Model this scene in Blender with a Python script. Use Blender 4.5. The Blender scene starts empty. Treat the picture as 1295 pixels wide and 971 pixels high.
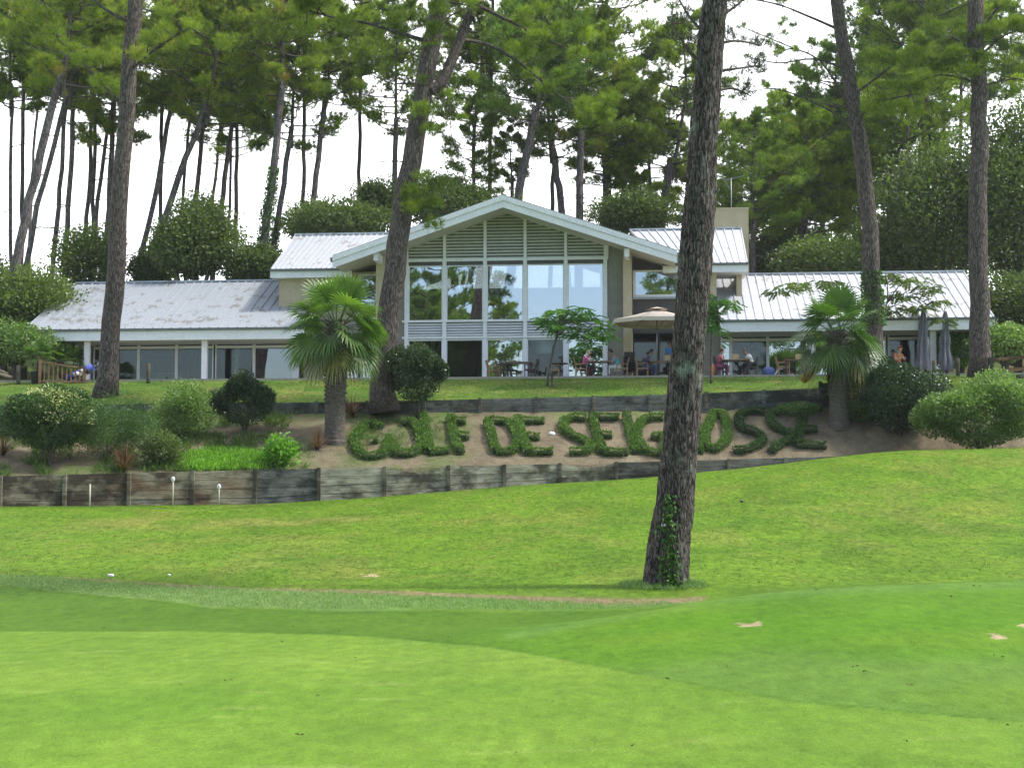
import bpy, math, random
import numpy as np
from mathutils import Vector, Matrix, noise
from mathutils.bvhtree import BVHTree
random.seed(7); rng = np.random.default_rng(7)
C = bpy.context.scene.collection
PI = math.pi
# ------------------------------------------------------------ camera model (photo pixels, 1295 x 971)
F = 1900.0; PITCH = math.atan(134.5/F); CP, SP = math.cos(PITCH), math.sin(PITCH)
def ray(px, py):
    u = (px-647.5)/F; v = (485.5-py)/F
    f = CP - v*SP
    return Vector((u/f, 1.0, (SP+v*CP)/f))
def at(px, py, Y):
    r = ray(px, py); return Vector((r.x*Y, Y, r.z*Y))
def zpy(py, Y): return ray(647.5, py).z*Y
# ------------------------------------------------------------ small helpers
def tag(o, label=None, cat=None, group=None, kind=None):
    if label: o['label'] = label
    if cat: o['category'] = cat
    if group: o['group'] = group
    if kind: o['kind'] = kind
    return o
def empty(name, loc, label=None, cat=None, group=None, rz=0.0):
    o = bpy.data.objects.new(name, None); C.objects.link(o)
    o.location = loc; o.rotation_euler = (0, 0, rz); o.empty_display_size = 0.2
    return tag(o, label, cat, group)
def link(name, me, parent=None, m=None):
    o = bpy.data.objects.new(name, me); C.objects.link(o)
    if parent is not None: o.parent = parent
    if m is not None and not me.materials:
        for k in (m if isinstance(m, (list, tuple)) else [m]): me.materials.append(k)
    return o
class MB:
    def __init__(s): s.v = []; s.f = []; s.m = []; s.sm = []
    def add(s, vs, fs, mi=0, smooth=False):
        b = len(s.v); s.v += [tuple(p) for p in vs]
        for f in fs: s.f.append(tuple(b+i for i in f)); s.m.append(mi); s.sm.append(smooth)
        return s
    def box(s, x0, y0, z0, x1, y1, z1, mi=0):
        if x0 > x1: x0, x1 = x1, x0
        if y0 > y1: y0, y1 = y1, y0
        if z0 > z1: z0, z1 = z1, z0
        return s.add([(x0,y0,z0),(x1,y0,z0),(x1,y1,z0),(x0,y1,z0),(x0,y0,z1),(x1,y0,z1),(x1,y1,z1),(x0,y1,z1)],
              [(0,3,2,1),(4,5,6,7),(0,1,5,4),(1,2,6,5),(2,3,7,6),(3,0,4,7)], mi)
    def hexa(s, p, mi=0):   # 8 corners, bottom loop then top loop (ccw from above)
        return s.add(p, [(0,3,2,1),(4,5,6,7),(0,1,5,4),(1,2,6,5),(2,3,7,6),(3,0,4,7)], mi)
    def bar(s, a, b, w, h=None, mi=0, up=Vector((0,0,1))):
        a = Vector(a); b = Vector(b); h = h or w; d = (b-a).normalized()
        if abs(d.dot(up)) > .98: up = Vector((0,1,0))
        x = d.cross(up).normalized()*w/2; y = x.cross(d).normalized()*h/2
        return s.add([a-x-y,a+x-y,a+x+y,a-x+y,b-x-y,b+x-y,b+x+y,b-x+y],
              [(0,3,2,1),(4,5,6,7),(0,1,5,4),(1,2,6,5),(2,3,7,6),(3,0,4,7)], mi)
    def tube(s, pts, rad, n=8, mi=0, smooth=True, cap=True, jit=0.0):
        pts = [Vector(p) for p in pts]
        if not isinstance(rad, (list, tuple)): rad = [rad]*len(pts)
        vs = []; ref = Vector((1,0,0))
        for i, p in enumerate(pts):
            d = (pts[min(i+1,len(pts)-1)]-pts[max(i-1,0)]).normalized()
            if abs(d.dot(ref)) > .95: ref = Vector((0,1,0)) if abs(d.y) < .9 else Vector((0,0,1))
            x = (ref - d*ref.dot(d)).normalized(); y = d.cross(x)
            for k in range(n):
                a = 2*PI*k/n; r = rad[i]*(1+jit*(random.random()-.5))
                vs.append(p + x*math.cos(a)*r + y*math.sin(a)*r)
        fs = []
        for i in range(len(pts)-1):
            for k in range(n):
                k2 = (k+1) % n; fs.append((i*n+k, i*n+k2, (i+1)*n+k2, (i+1)*n+k))
        s.add(vs, fs, mi, smooth)
        if cap:
            b = len(s.v)-len(vs)
            s.f.append(tuple(b+k for k in reversed(range(n)))); s.m.append(mi); s.sm.append(False)
            e = b+(len(pts)-1)*n
            s.f.append(tuple(e+k for k in range(n))); s.m.append(mi); s.sm.append(False)
        return s
    def lathe(s, prof, n=24, mi=0, c=(0,0,0), smooth=True):
        vs = []; fs = []
        for r, z in prof:
            for k in range(n):
                a = 2*PI*k/n; vs.append((c[0]+r*math.cos(a), c[1]+r*math.sin(a), c[2]+z))
        for i in range(len(prof)-1):
            for k in range(n):
                k2 = (k+1) % n; fs.append((i*n+k, i*n+k2, (i+1)*n+k2, (i+1)*n+k))
        return s.add(vs, fs, mi, smooth)
    def ball(s, c, r, n=10, mi=0):
        rx, ry, rz = r if isinstance(r, (tuple, list)) else (r, r, r)
        vs = [(c[0],c[1],c[2]-rz)]; m = max(4, n//2)
        for i in range(1, m):
            t = PI*i/m
            for k in range(n):
                a = 2*PI*k/n; vs.append((c[0]+rx*math.sin(t)*math.cos(a), c[1]+ry*math.sin(t)*math.sin(a), c[2]-rz*math.cos(t)))
        vs.append((c[0],c[1],c[2]+rz)); L = len(vs)-1; fs = []
        for k in range(n):
            k2 = (k+1) % n
            fs.append((0, 1+k2, 1+k)); fs.append((L, 1+(m-2)*n+k, 1+(m-2)*n+k2))
            for i in range(m-2): fs.append((1+i*n+k, 1+i*n+k2, 1+(i+1)*n+k2, 1+(i+1)*n+k))
        return s.add(vs, fs, mi, True)
    def mesh(s, name):
        me = bpy.data.meshes.new(name); me.from_pydata(s.v, [], s.f)
        me.polygons.foreach_set('material_index', s.m); me.polygons.foreach_set('use_smooth', s.sm)
        me.update(); return me
    def build(s, name, m, parent=None, bevel=0):
        o = link(name, s.mesh(name), parent, m)
        if bevel:
            b = o.modifiers.new('b', 'BEVEL'); b.width = bevel; b.segments = 2; b.limit_method = 'ANGLE'
        return o
def quads(name, V, tone=None, nq=4):
    """V: (n*nq,3) -> mesh of n separate faces with a per-face tone"""
    n = len(V)//nq; me = bpy.data.meshes.new(name)
    me.vertices.add(len(V)); me.vertices.foreach_set('co', np.ascontiguousarray(V, dtype=np.float32).ravel())
    me.loops.add(n*nq); me.loops.foreach_set('vertex_index', np.arange(n*nq, dtype=np.int32))
    me.polygons.add(n); me.polygons.foreach_set('loop_start', np.arange(n, dtype=np.int32)*nq)
    a = me.attributes.new('tone', 'FLOAT', 'FACE')
    a.data.foreach_set('value', (rng.random(n) if tone is None else tone).astype(np.float32))
    me.update(calc_edges=True); return me
def gridmesh(name, P, smooth=True):
    r, c, _ = P.shape; me = bpy.data.meshes.new(name)
    me.vertices.add(r*c); me.vertices.foreach_set('co', np.ascontiguousarray(P, dtype=np.float32).ravel())
    i = np.arange(r*c).reshape(r, c)
    q = np.stack([i[:-1,:-1], i[:-1,1:], i[1:,1:], i[1:,:-1]], -1).reshape(-1, 4)
    me.loops.add(q.size); me.loops.foreach_set('vertex_index', q.ravel().astype(np.int32))
    me.polygons.add(len(q)); me.polygons.foreach_set('loop_start', np.arange(len(q), dtype=np.int32)*4)
    me.polygons.foreach_set('use_smooth', np.ones(len(q), bool)) if smooth else None
    me.update(calc_edges=True); me.validate(); return me
def unit(v): return v/np.maximum(np.linalg.norm(v, axis=-1, keepdims=True), 1e-9)
def blades(Cn, D, L, W):
    """rhombic blades: base Cn, direction D, length L, width W (arrays) -> (n*4,3)"""
    D = unit(D); R = unit(np.cross(D, rng.normal(size=D.shape)))
    L = np.broadcast_to(L, (len(Cn),))[:, None]; W = np.broadcast_to(W, (len(Cn),))[:, None]
    m = Cn + D*L*.5
    return np.stack([Cn, m-R*W/2, Cn+D*L, m+R*W/2], 1).reshape(-1, 3)
def vnoise(x, y, s, seed=0):
    x = np.asarray(x, float)/s + 1000.3; y = np.asarray(y, float)/s + 1000.7
    xi = np.floor(x).astype(np.int64); yi = np.floor(y).astype(np.int64); fx = x-xi; fy = y-yi
    fx = fx*fx*(3-2*fx); fy = fy*fy*(3-2*fy)
    def h(a, b):
        n = (a*374761393 + b*668265263 + seed*982451653) & 0xffffffff
        n = ((n ^ (n >> 13))*1274126177) & 0xffffffff
        return ((n ^ (n >> 16)) & 0xffff)/65535.0
    return (h(xi,yi)*(1-fx)+h(xi+1,yi)*fx)*(1-fy)+(h(xi,yi+1)*(1-fx)+h(xi+1,yi+1)*fx)*fy
def fbm(x, y, s, seed=0, o=4): return sum(vnoise(x, y, s/2**k, seed+k)*.5**k for k in range(o))/sum(.5**k for k in range(o))
# ------------------------------------------------------------ materials
class NT:
    def __init__(s, name):
        s.m = bpy.data.materials.new(name); s.m.use_nodes = True; s.t = s.m.node_tree; s.t.nodes.clear()
        s.out = s.n('ShaderNodeOutputMaterial'); s.tc = None
    def n(s, k, **kw):
        x = s.t.nodes.new(k)
        for a, b in kw.items():
            if a.startswith('i_'):
                key = a[2:]; key = int(key) if key.isdigit() else key.replace('_', ' ')
                x.inputs[key].default_value = b
            else: setattr(x, a, b)
        return x
    def l(s, a, b): s.t.links.new(a, b)
    def co(s, scale=(1,1,1), kind='Object', rot=(0,0,0)):
        if s.tc is None: s.tc = s.n('ShaderNodeTexCoord')
        mp = s.n('ShaderNodeMapping'); mp.inputs['Scale'].default_value = scale; mp.inputs['Rotation'].default_value = rot
        s.l(s.tc.outputs[kind], mp.inputs[0]); return mp.outputs[0]
    def noise(s, co, scale, det=4, rough=.55, dist=0):
        x = s.n('ShaderNodeTexNoise'); x.inputs['Scale'].default_value = scale; x.inputs['Detail'].default_value = det
        x.inputs['Roughness'].default_value = rough; x.inputs['Distortion'].default_value = dist
        s.l(co, x.inputs['Vector']); return x.outputs['Fac']
    def ramp(s, fac, stops):
        x = s.n('ShaderNodeValToRGB'); e = x.color_ramp.elements
        while len(e) < len(stops): e.new(.5)
        for q, (p, c) in zip(e, stops):
            q.position = p; q.color = (c, c, c, 1) if isinstance(c, (int, float)) else (*c, 1)
        s.l(fac, x.inputs[0]); return x.outputs[0]
    def mix(s, f, a, b, mode='MIX'):
        x = s.n('ShaderNodeMix', data_type='RGBA', blend_type=mode)
        for v, i in ((f, 0), (a, 6), (b, 7)):
            if isinstance(v, (int, float)): x.inputs[i].default_value = v if i == 0 else (v, v, v, 1)
            elif isinstance(v, tuple): x.inputs[i].default_value = (*v, 1)
            else: s.l(v, x.inputs[i])
        return x.outputs[2]
    def math(s, op, a, b=None):
        x = s.n('ShaderNodeMath', operation=op)
        for v, i in ((a, 0), (b, 1)):
            if v is None: continue
            if isinstance(v, (int, float)): x.inputs[i].default_value = v
            else: s.l(v, x.inputs[i])
        return x.outputs[0]
    def bump(s, h, strength=.5, dist=.02):
        x = s.n('ShaderNodeBump'); x.inputs['Strength'].default_value = strength; x.inputs['Distance'].default_value = dist
        s.l(h, x.inputs['Height']); return x.outputs[0]
    def pbr(s, col, rough=.7, bump=None, metal=0, spec=.5):
        x = s.n('ShaderNodeBsdfPrincipled'); x.inputs['Metallic'].default_value = metal; x.inputs['Specular IOR Level'].default_value = spec
        for v, i in ((col, 'Base Color'), (rough, 'Roughness')):
            if isinstance(v, tuple): x.inputs[i].default_value = (*v, 1)
            elif isinstance(v, (int, float)): x.inputs[i].default_value = v
            else: s.l(v, x.inputs[i])
        if bump is not None: s.l(bump, x.inputs['Normal'])
        return x.outputs[0]
    def done(s, sh): s.l(sh, s.out.inputs[0]); return s.m
def simple(name, c1, c2=None, rough=.6, scale=6, bump=.15, metal=0, stretch=(1,1,1), spec=.5, bd=.01, fine=None):
    t = NT(name); c2 = c2 or tuple(x*.75 for x in c1)
    co = t.co(stretch); n = t.noise(co, scale, 6)
    col = t.ramp(n, [(.35, c1), (.65, c2)])
    n2 = t.noise(co, fine or scale*7, 3)
    col = t.mix(.35, col, t.ramp(n2, [(.3, .6), (.7, 1.3)]), 'MULTIPLY')
    return t.done(t.pbr(col, rough, t.bump(n2, bump, bd), metal, spec))
def leafmat(name, dark, mid, lite, trans=.35, rough=.45, spec=.35, dry=None):
    t = NT(name)
    a = t.n('ShaderNodeAttribute', attribute_name='tone'); oi = t.n('ShaderNodeObjectInfo')
    f = t.math('ADD', a.outputs['Fac'], t.math('MULTIPLY', t.math('SUBTRACT', oi.outputs['Random'], .5), .25))
    st = [(0.0, dark), (.5, mid), (.93, lite)]
    if dry: st.append((.985, dry))
    col = t.ramp(f, st)
    geo = t.n('ShaderNodeNewGeometry')
    p = t.pbr(col, rough, None, 0, spec)
    tr = t.n('ShaderNodeBsdfTranslucent'); t.l(t.mix(1.0, col, (1.0, 1.25, .45), 'MULTIPLY'), tr.inputs[0])
    mx = t.n('ShaderNodeMixShader'); mx.inputs[0].default_value = trans; t.l(p, mx.inputs[1]); t.l(tr.outputs[0], mx.inputs[2])
    return t.done(mx.outputs[0])
M = {}
M['pine'] = leafmat("pine_needles", (0.069,0.110,0.017), (0.183,0.246,0.030), (0.349,0.402,0.051), .52, dry=(.3,.2,.07))
M['pine_dark'] = leafmat('pine_needles_dark', (0.057,0.106,0.022), (0.139,0.217,0.036), (0.276,0.360,0.055), .42, dry=(.2,.15,.06))
M['oak'] = leafmat('oak_leaves', (0.055,0.081,0.030), (0.116,0.157,0.050), (0.209,0.259,0.085), .45)
M['oak_dark'] = leafmat('dark_leaves', (0.052,0.079,0.028), (0.117,0.159,0.045), (0.208,0.262,0.070), .45)
M['round'] = leafmat('clipped_leaves', (0.029,0.063,0.022), (0.069,0.127,0.035), (0.161,0.241,0.070), .25, .3)
M['deep'] = leafmat('dark_clipped_leaves', (.014,.032,.014), (.035,.068,.024), (.085,.135,.045), .2, .32)
M['sprig'] = leafmat('dark_sprigs', (.02,.03,.015), (.04,.055,.025), (.07,.09,.04), .15)
M['flower'] = leafmat('blossoming_leaves', (.12,.14,.05), (.34,.38,.15), (.6,.62,.34), .3)
M['lightshrub'] = leafmat('light_shrub_leaves', (.07,.12,.03), (.17,.26,.07), (.36,.45,.17), .35)
M['juniper'] = leafmat('juniper_leaves', (.035,.08,.02), (.08,.15,.035), (.15,.23,.05), .3)
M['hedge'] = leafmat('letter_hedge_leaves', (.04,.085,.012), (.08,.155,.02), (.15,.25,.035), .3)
M['hedge_shade'] = leafmat('shaded_letter_hedge_leaves', (.02,.05,.012), (.042,.09,.018), (.08,.15,.028), .25)  # darker copy of the letter hedge, tree shade painted into the leaf colour
M['bright'] = leafmat('bright_ground_leaves', (.09,.22,.02), (.18,.38,.03), (.32,.52,.06), .4)
M['palm'] = leafmat('palm_leaf', (.03,.07,.018), (.075,.145,.028), (.18,.28,.06), .35, .4, .4)
M['palm_dry'] = leafmat('dry_palm_leaf', (.14,.13,.05), (.27,.24,.09), (.42,.36,.13), .3)
M['orange_dry'] = leafmat('orange_dry_leaf', (.18,.10,.015), (.4,.23,.03), (.55,.33,.06), .3)
M['phormium'] = leafmat('red_blade_leaves', (.07,.035,.03), (.16,.075,.05), (.27,.16,.09), .25)
M['rough'] = leafmat('rough_grass_blades', (.12,.2,.06), (.17,.27,.085), (.27,.36,.16), .35, dry=(.36,.36,.15))
M['short'] = leafmat('short_grass_blades', (.06,.115,.01), (.085,.15,.014), (.14,.21,.025), .35, dry=(.25,.24,.08))
M['weed'] = leafmat('weed_blades', (.05,.10,.015), (.1,.17,.03), (.18,.25,.06), .35, dry=(.4,.32,.15))
M['ivy'] = leafmat('ivy_leaves', (.025,.07,.015), (.055,.14,.022), (.12,.24,.045), .25, .65, .15)
M['acacia'] = leafmat('feathery_leaves', (.04,.12,.02), (.09,.21,.03), (.17,.32,.05), .4)

def bark(name, dark, lite, lichen=None, sc=1.0, disp=.05, lich=(.62,.7)):
    t = NT(name); co = t.co((sc*12, sc*12, sc*2.0))
    v = t.n('ShaderNodeTexVoronoi', feature='DISTANCE_TO_EDGE'); v.inputs['Scale'].default_value = 1.3
    nz = t.n('ShaderNodeTexNoise'); nz.inputs['Scale'].default_value = 1.2; nz.inputs['Detail'].default_value = 4; t.l(co, nz.inputs['Vector'])
    vm = t.n('ShaderNodeVectorMath', operation='ADD'); t.l(co, vm.inputs[0])
    sc_ = t.n('ShaderNodeVectorMath', operation='SCALE'); sc_.inputs['Scale'].default_value = 1.6; t.l(nz.outputs['Color'], sc_.inputs[0]); t.l(sc_.outputs[0], vm.inputs[1])
    t.l(vm.outputs[0], v.inputs['Vector'])
    e = v.outputs['Distance']; n1 = t.noise(t.co((sc*10,sc*10,sc*4)), 2.2, 6, .65)
    plate = t.ramp(e, [(.0, 0.0), (.16, 1.0)])
    col = t.mix(plate, tuple(x*.45 for x in dark), t.ramp(n1, [(.3, dark), (.72, lite)]))
    if lichen:
        nl = t.noise(t.co((1.6,1.6,1.1)), 1.5, 6, .7)
        col = t.mix(t.ramp(nl, [(lich[0], 0.0), (lich[1], .8)]), col, lichen)
    h = t.math('ADD', plate, t.math('MULTIPLY', n1, .7))
    return t.done(t.pbr(col, .9, t.bump(h, .9, disp), 0, .15))
M['bark'] = bark('pine_bark', (.10,.078,.066), (.22,.185,.165), (.25,.27,.22), 1.0, .05, (.64,.8))
M['bark_far'] = bark('far_pine_bark', (.14,.115,.11), (.27,.235,.235), None, .8, .04)
M['bark_fore'] = bark('rugged_pine_bark', (.058,.048,.043), (.20,.172,.158), (.27,.33,.25), 1.5, .035, (.57,.68))
M['oakbark'] = bark('grey_bark', (.08,.07,.055), (.16,.14,.11), None, 2.0, .02)
M['branch'] = simple('branch_bark', (.06,.045,.035), (.12,.1,.085), .9, 8, .4)
# ============================================================ GROUND
def WL(px): return 50 + 5*(px-40)/1020            # lower wall distance along a picture column
PZ = 5.0                                          # level of the terrace
ROT = math.radians(-5.5); ORI = Vector((0, 70, PZ))
cr, sr = math.cos(ROT), math.sin(ROT)
def W(lx, ly, lz=0): return Vector((ORI.x + lx*cr - ly*sr, ORI.y + lx*sr + ly*cr, ORI.z + lz))
def B(px, py, ly):                                # picture point on the clubhouse's plane local y = ly -> local (x, z)
    r = ray(px, py); o = W(0, ly); nx, ny = -sr, cr
    t = (o.x*nx + o.y*ny)/(r.x*nx + r.y*ny); p = r*t
    return ((p.x-ORI.x)*cr + (p.y-ORI.y)*sr, p.z-ORI.z)
def BX(px, ly=0, py=450): return B(px, py, ly)[0]
def BZ(py, px=640, ly=0): return B(px, py, ly)[1]
WT = ([0, 320, 500, 640, 850, 1060, 1295], [602, 594, 590.5, 588, 583, 577, 569])     # lower wall top
WB = ([0, 320, 400, 490, 570, 640, 700, 770, 900, 990, 1060, 1295], [640, 637, 632, 627, 620.5, 615, 612, 607, 598, 587, 577, 569])
def wtz(px): y = WL(px); return (620-np.interp(px, *WT))/F*y*1.0
def wbz(px): y = WL(px); return (620-np.interp(px, *WB))/F*y
prof = {
 -60: [(3,-1.62),(17,-1.6),(20,-1.66),(22,-1.62),(26,-1.62),(34,-1.42),(42,-1.02),(48,-.56)],
 0:   [(3,-1.62),(17,-1.6),(20,-1.66),(22,-1.62),(26,-1.62),(34,-1.42),(42,-1.02),(48,-.56)],
 320: [(3,-1.62),(17,-1.6),(20,-1.7),(22,-1.63),(26,-1.62),(34,-1.42),(42,-1.0),(48,-.6)],
 500: [(3,-1.6),(17,-1.6),(19.5,-1.72),(22,-1.62),(26,-1.6),(34,-1.4),(42,-.95),(50,-.34)],
 650: [(3,-1.6),(12,-1.58),(16,-1.56),(19.5,-1.72),(23,-1.63),(33,-1.36),(43,-.82),(51,.03)],
 800: [(3,-1.6),(12,-1.54),(17,-1.36),(20.5,-1.66),(23,-1.68),(25,-1.54),(33,-1.24),(42,-.6),(51,.33)],
 950: [(3,-1.6),(10,-1.5),(14,-1.38),(18,-1.19),(21,-1.5),(24,-1.56),(32,-1.22),(40,-.6),(47,.2),(52,.8)],
 1120:[(3,-1.6),(10,-1.46),(14,-1.26),(18,-1.1),(21.5,-1.42),(25,-1.5),(31,-1.22),(38,-.58),(44,.32),(49,1.12),(53,1.42)],
 1295:[(3,-1.6),(10,-1.42),(14,-1.2),(18,-1.05),(21.5,-1.36),(24.6,-1.43),(30,-1.22),(37,-.62),(43,.38),(48,1.30),(53,1.5)],
 1400:[(3,-1.6),(10,-1.42),(14,-1.2),(18,-1.05),(21.5,-1.36),(24.6,-1.43),(30,-1.22),(37,-.62),(43,.38),(48,1.30),(53,1.5)]}
pk = sorted(prof)
def lawnz(px, Y):
    px = np.clip(px, -60, 1400); Y = np.asarray(Y, float)
    Zs = []
    for k in pk:
        e = wbz(k if 0 <= k <= 1295 else (0 if k < 0 else 1295)); yw = WL(k)
        ys = [p[0] for p in prof[k]]+[yw, yw+30]; zs = [p[1] for p in prof[k]]+[e, e]
        Zs.append(np.interp(Y, ys, zs))
    Zs = np.array(Zs); i = np.clip(np.searchsorted(pk, px, side='right')-1, 0, len(pk)-2)
    k = np.array(pk, float); t = (px-k[i])/(k[i+1]-k[i])
    z0 = np.take_along_axis(Zs, i[None], 0)[0]; z1 = np.take_along_axis(Zs, (i+1)[None], 0)[0]
    return z0 + (z1-z0)*t
def pxof(x, Y): return 647.5 + F*x/np.maximum(Y, 8)
NX = 620
rows = np.concatenate([np.arange(-14, 7, .7), np.arange(7, 30, .075), np.arange(30, 44, .12)])
S = np.linspace(-1, 1, NX)
# last rows converge on the wall line
def colgrid(rows, tail, halfw):
    R = []
    for y in rows: R.append(np.stack([S*halfw(y), np.full(NX, float(y))], -1))
    x0 = R[-1][:, 0]; y0 = rows[-1]
    px = np.clip(pxof(x0*1.22, 53), -200, 1500); Yw = WL(px)+.12; xw = (px-647.5)/F*Yw
    for t in np.linspace(0, 1, tail+1)[1:]:
        R.append(np.stack([x0+(xw-x0)*t, y0+(Yw-y0)*t], -1))
    return np.array(R)
G = colgrid(rows, 75, lambda y: .42*y+5 if y > 0 else 5+.0*y)
PXg = pxof(G[..., 0], G[..., 1]); Zg = lawnz(PXg, G[..., 1])
def blur(Z, k, ax):
    w = np.hanning(2*k+3)[1:-1]; w /= w.sum(); pad = [(0,0),(0,0)]; pad[ax] = (k, k)
    Zp = np.pad(Z, pad, 'edge'); return sum(w[j]*np.take(Zp, range(j, j+Z.shape[ax]), ax) for j in range(2*k+1))
Zb = blur(blur(Zg, 26, 1), 11, 0)
keep = np.clip((WL(np.clip(PXg,0,1400))-G[...,1])/2.0, 0, 1); Zg = Zb*keep + Zg*(1-keep)
und = (fbm(G[...,0], G[...,1], 3.0, 5)-.5)*.05 + (vnoise(G[...,0], G[...,1], .35, 9)-.5)*.012*np.clip((G[...,1]-22)/5, 0, 1)
Zg = Zg + und*np.clip((G[...,1]-3)/8, .3, 1)
Lawn = np.dstack([G, Zg])
# zones of turf, as seen mown on the ground plus some painted shade
PYg = 620 - Zg/np.maximum(G[...,1], 3)*F
def band(v, a, b, s=3.0): return np.clip((v-a)/s+.5, 0, 1)*np.clip((b-v)/s+.5, 0, 1)
X_, Y_ = G[...,0], G[...,1]
wob = (fbm(X_, Y_, 1.2, 31)-.5)
green_edge = np.interp(PXg, [-400, 0, 380, 480, 620, 740, 860, 1000, 1295, 1700], [800, 797, 797, 801, 816, 836, 858, 882, 908, 930]) + wob*4
patch = fbm(X_*.8, Y_*.4, 2.2, 11); fine = fbm(X_, Y_*.4, .5, 15)
stripe = fbm(X_*.5, Y_*.5, 1.1, 21)
c_green = np.array([.205, .34, .062]); c_col = np.array([.14, .255, .05]); c_fair = np.array([.178, .305, .038]); c_dry = np.array([.33, .32, .12])
col = np.ones(G.shape[:2]+(3,))*c_fair
def put(mask, c): 
    global col; col = col*(1-mask[..., None]) + np.asarray(c)*mask[..., None]
Yc = Y_
put(np.clip((patch-.46)*4, 0, 1)*.45, (.20, .32, .045)); put(np.clip((stripe-.55)*5, 0, 1)*.5, (.10, .205, .03))
put(np.clip((fine-.56)*5, 0, 1)*.35, (.29, .30, .09)); put(np.clip((.40-patch)*6, 0, 1)*.6, (.12, .21, .03)); put(np.clip((fbm(X_, Y_*.35, 1.3, 19)-.57)*7, 0, 1)*.28*np.clip((Y_-24)/4, 0, 1), (.34, .30, .13))
crest = np.interp(PXg, [600, 700, 800, 900, 1000, 1100, 1295], [803, 785, 770, 752, 742, 736, 731])
mound = np.clip((19.0-Yc)/.5, 0, 1)                               # everything nearer than the hollow
lowc0 = np.maximum(np.interp(PXg, [-200, 0, 150, 270, 400, 500, 650, 850], [27.2, 25.7, 23.2, 21.4, 20.9, 21.2, 21.2, 21.0]), 21.2)
put(np.clip((lowc0+wob*.4-Yc)/.3, 0, 1), (.118, .225, .036))          # hollow, closely mown
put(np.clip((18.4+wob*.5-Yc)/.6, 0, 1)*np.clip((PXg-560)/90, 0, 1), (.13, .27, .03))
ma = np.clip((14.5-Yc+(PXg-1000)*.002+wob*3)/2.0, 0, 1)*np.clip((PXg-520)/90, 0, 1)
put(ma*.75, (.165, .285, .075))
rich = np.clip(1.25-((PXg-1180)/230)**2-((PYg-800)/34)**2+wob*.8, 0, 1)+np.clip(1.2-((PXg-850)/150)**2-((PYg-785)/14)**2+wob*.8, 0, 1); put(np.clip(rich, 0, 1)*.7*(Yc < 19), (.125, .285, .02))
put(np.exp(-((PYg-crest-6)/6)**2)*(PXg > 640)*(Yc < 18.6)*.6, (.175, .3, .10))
shade_ = np.clip((Yc-18.6)/.3, 0, 1)*np.clip((24.6-Yc)/.6, 0, 1)*np.clip((PXg-880)/60, 0, 1); put(shade_*.6, (.10, .2, .03))  # shade in the dip behind the mound, painted as darker turf
put(np.clip((fbm(X_*.7, Y_, 1.6, 44)-.52)*6, 0, 1)*np.clip((18.4-Yc)/1, 0, 1)*np.clip((PXg-700)/90, 0, 1)*.45, (.19, .31, .035))
ge = np.clip((PYg-green_edge)/2.0+.5, 0, 1)*(Yc < 18.5); ge[Y_ < 7.5] = 1
put(ge, c_green); put(ge*np.clip((stripe-.5)*4, 0, 1)*.35, (.125, .285, .035)); put(ge*np.clip((patch-.5)*4, 0, 1)*.4, (.22, .37, .055))
put(ge*np.clip((fbm(X_*.14, Y_*.8, 1.0, 57)-.5)*5, 0, 1)*.35, (.27, .40, .09)); put(ge*np.clip((fbm(X_*.5, Y_*2.2, .45, 58)-.68)*9, 0, 1)*.5, (.33, .42, .15))
edge = np.exp(-((PYg-green_edge)/1.3)**2)*(Yc < 18.5)*(PXg > 350)*(.35+.65*vnoise(X_, Y_, .3, 77)); put(edge*.8, (.07, .17, .03))
# tall strip and dirt line
dirtc = np.interp(PXg, [-200, 60, 190, 300, 500, 650, 850, 890], [30, 28, 26.4, 25.0, 23.9, 23.2, 22.3, 22.3])
lowc = np.interp(PXg, [-200, 0, 150, 270, 400, 500, 650, 850], [27.2, 25.7, 23.2, 21.4, 20.9, 21.2, 21.2, 21.0])+(vnoise(X_, Y_, .7, 23)-.5)*.5
tall = np.clip((Yc-lowc)/.25, 0, 1)*np.clip((dirtc-.1-Yc)/.3, 0, 1)*np.clip((900-PXg)/60, 0, 1); put(tall*.75, (.20, .30, .15)); put(tall*np.clip((PXg-380)/200, 0, 1)*.6, (.12, .26, .05))
put(np.exp(-((Yc-lowc+.1)/.16)**2)*np.clip((640-PXg)/80, 0, 1)*.55, (.07, .17, .03))  # shaded lower edge of the tall strip, painted into the turf colour
dirt = np.exp(-((Yc-dirtc)/(.2+.2*vnoise(X_, Y_, 1.7, 3)+.25*np.clip((PXg-700)/120, 0, 1)))**2)*np.clip((PXg-70)/70, 0, 1)*np.clip((895-PXg)/15, 0, 1)*np.clip((fbm(X_, Y_, 1.3, 66)-.2)*6, 0, 1)
put(np.clip(dirt*1.4, 0, 1)*.95, (.34, .24, .22))
dr = band(Yc, 42.2, 44.6, 1.0)*np.clip((PXg-60)/90, 0, 1)*np.clip((520-PXg)/60, 0, 1)*np.clip((fbm(X_*.6, Y_*.7, .9, 81)-.3)*4, 0, 1); put(dr*.75, c_dry)
dr2 = np.clip((fbm(X_*.6, Y_*.4, 1.5, 91)-.6)*8, 0, 1)*(Yc > 27); put(dr2*.5, (.28, .3, .08))
for (qx, qy, rx, ry) in ((948, 788, 16, 2.6), (1255, 803, 13, 2.6), (1292, 789, 9, 3), (470, 727, 13, 1.4)):
    e = ((PXg-qx+(vnoise(X_, Y_, .12, 4)-.5)*14)/rx)**2 + ((PYg-qy+(vnoise(X_, Y_, .09, 5)-.5)*5)/ry)**2; put(np.clip((1.25-e)*2.2, 0, 1)*(Yc < 30), (.6, .44, .42))
col = col*np.array([.545,.585,.385])
M_turf = NT('turf'); t = M_turf
at_ = t.n('ShaderNodeAttribute', attribute_name='gcol'); co = t.co((1,1,1)); cs = t.co((1,.5,1))
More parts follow.
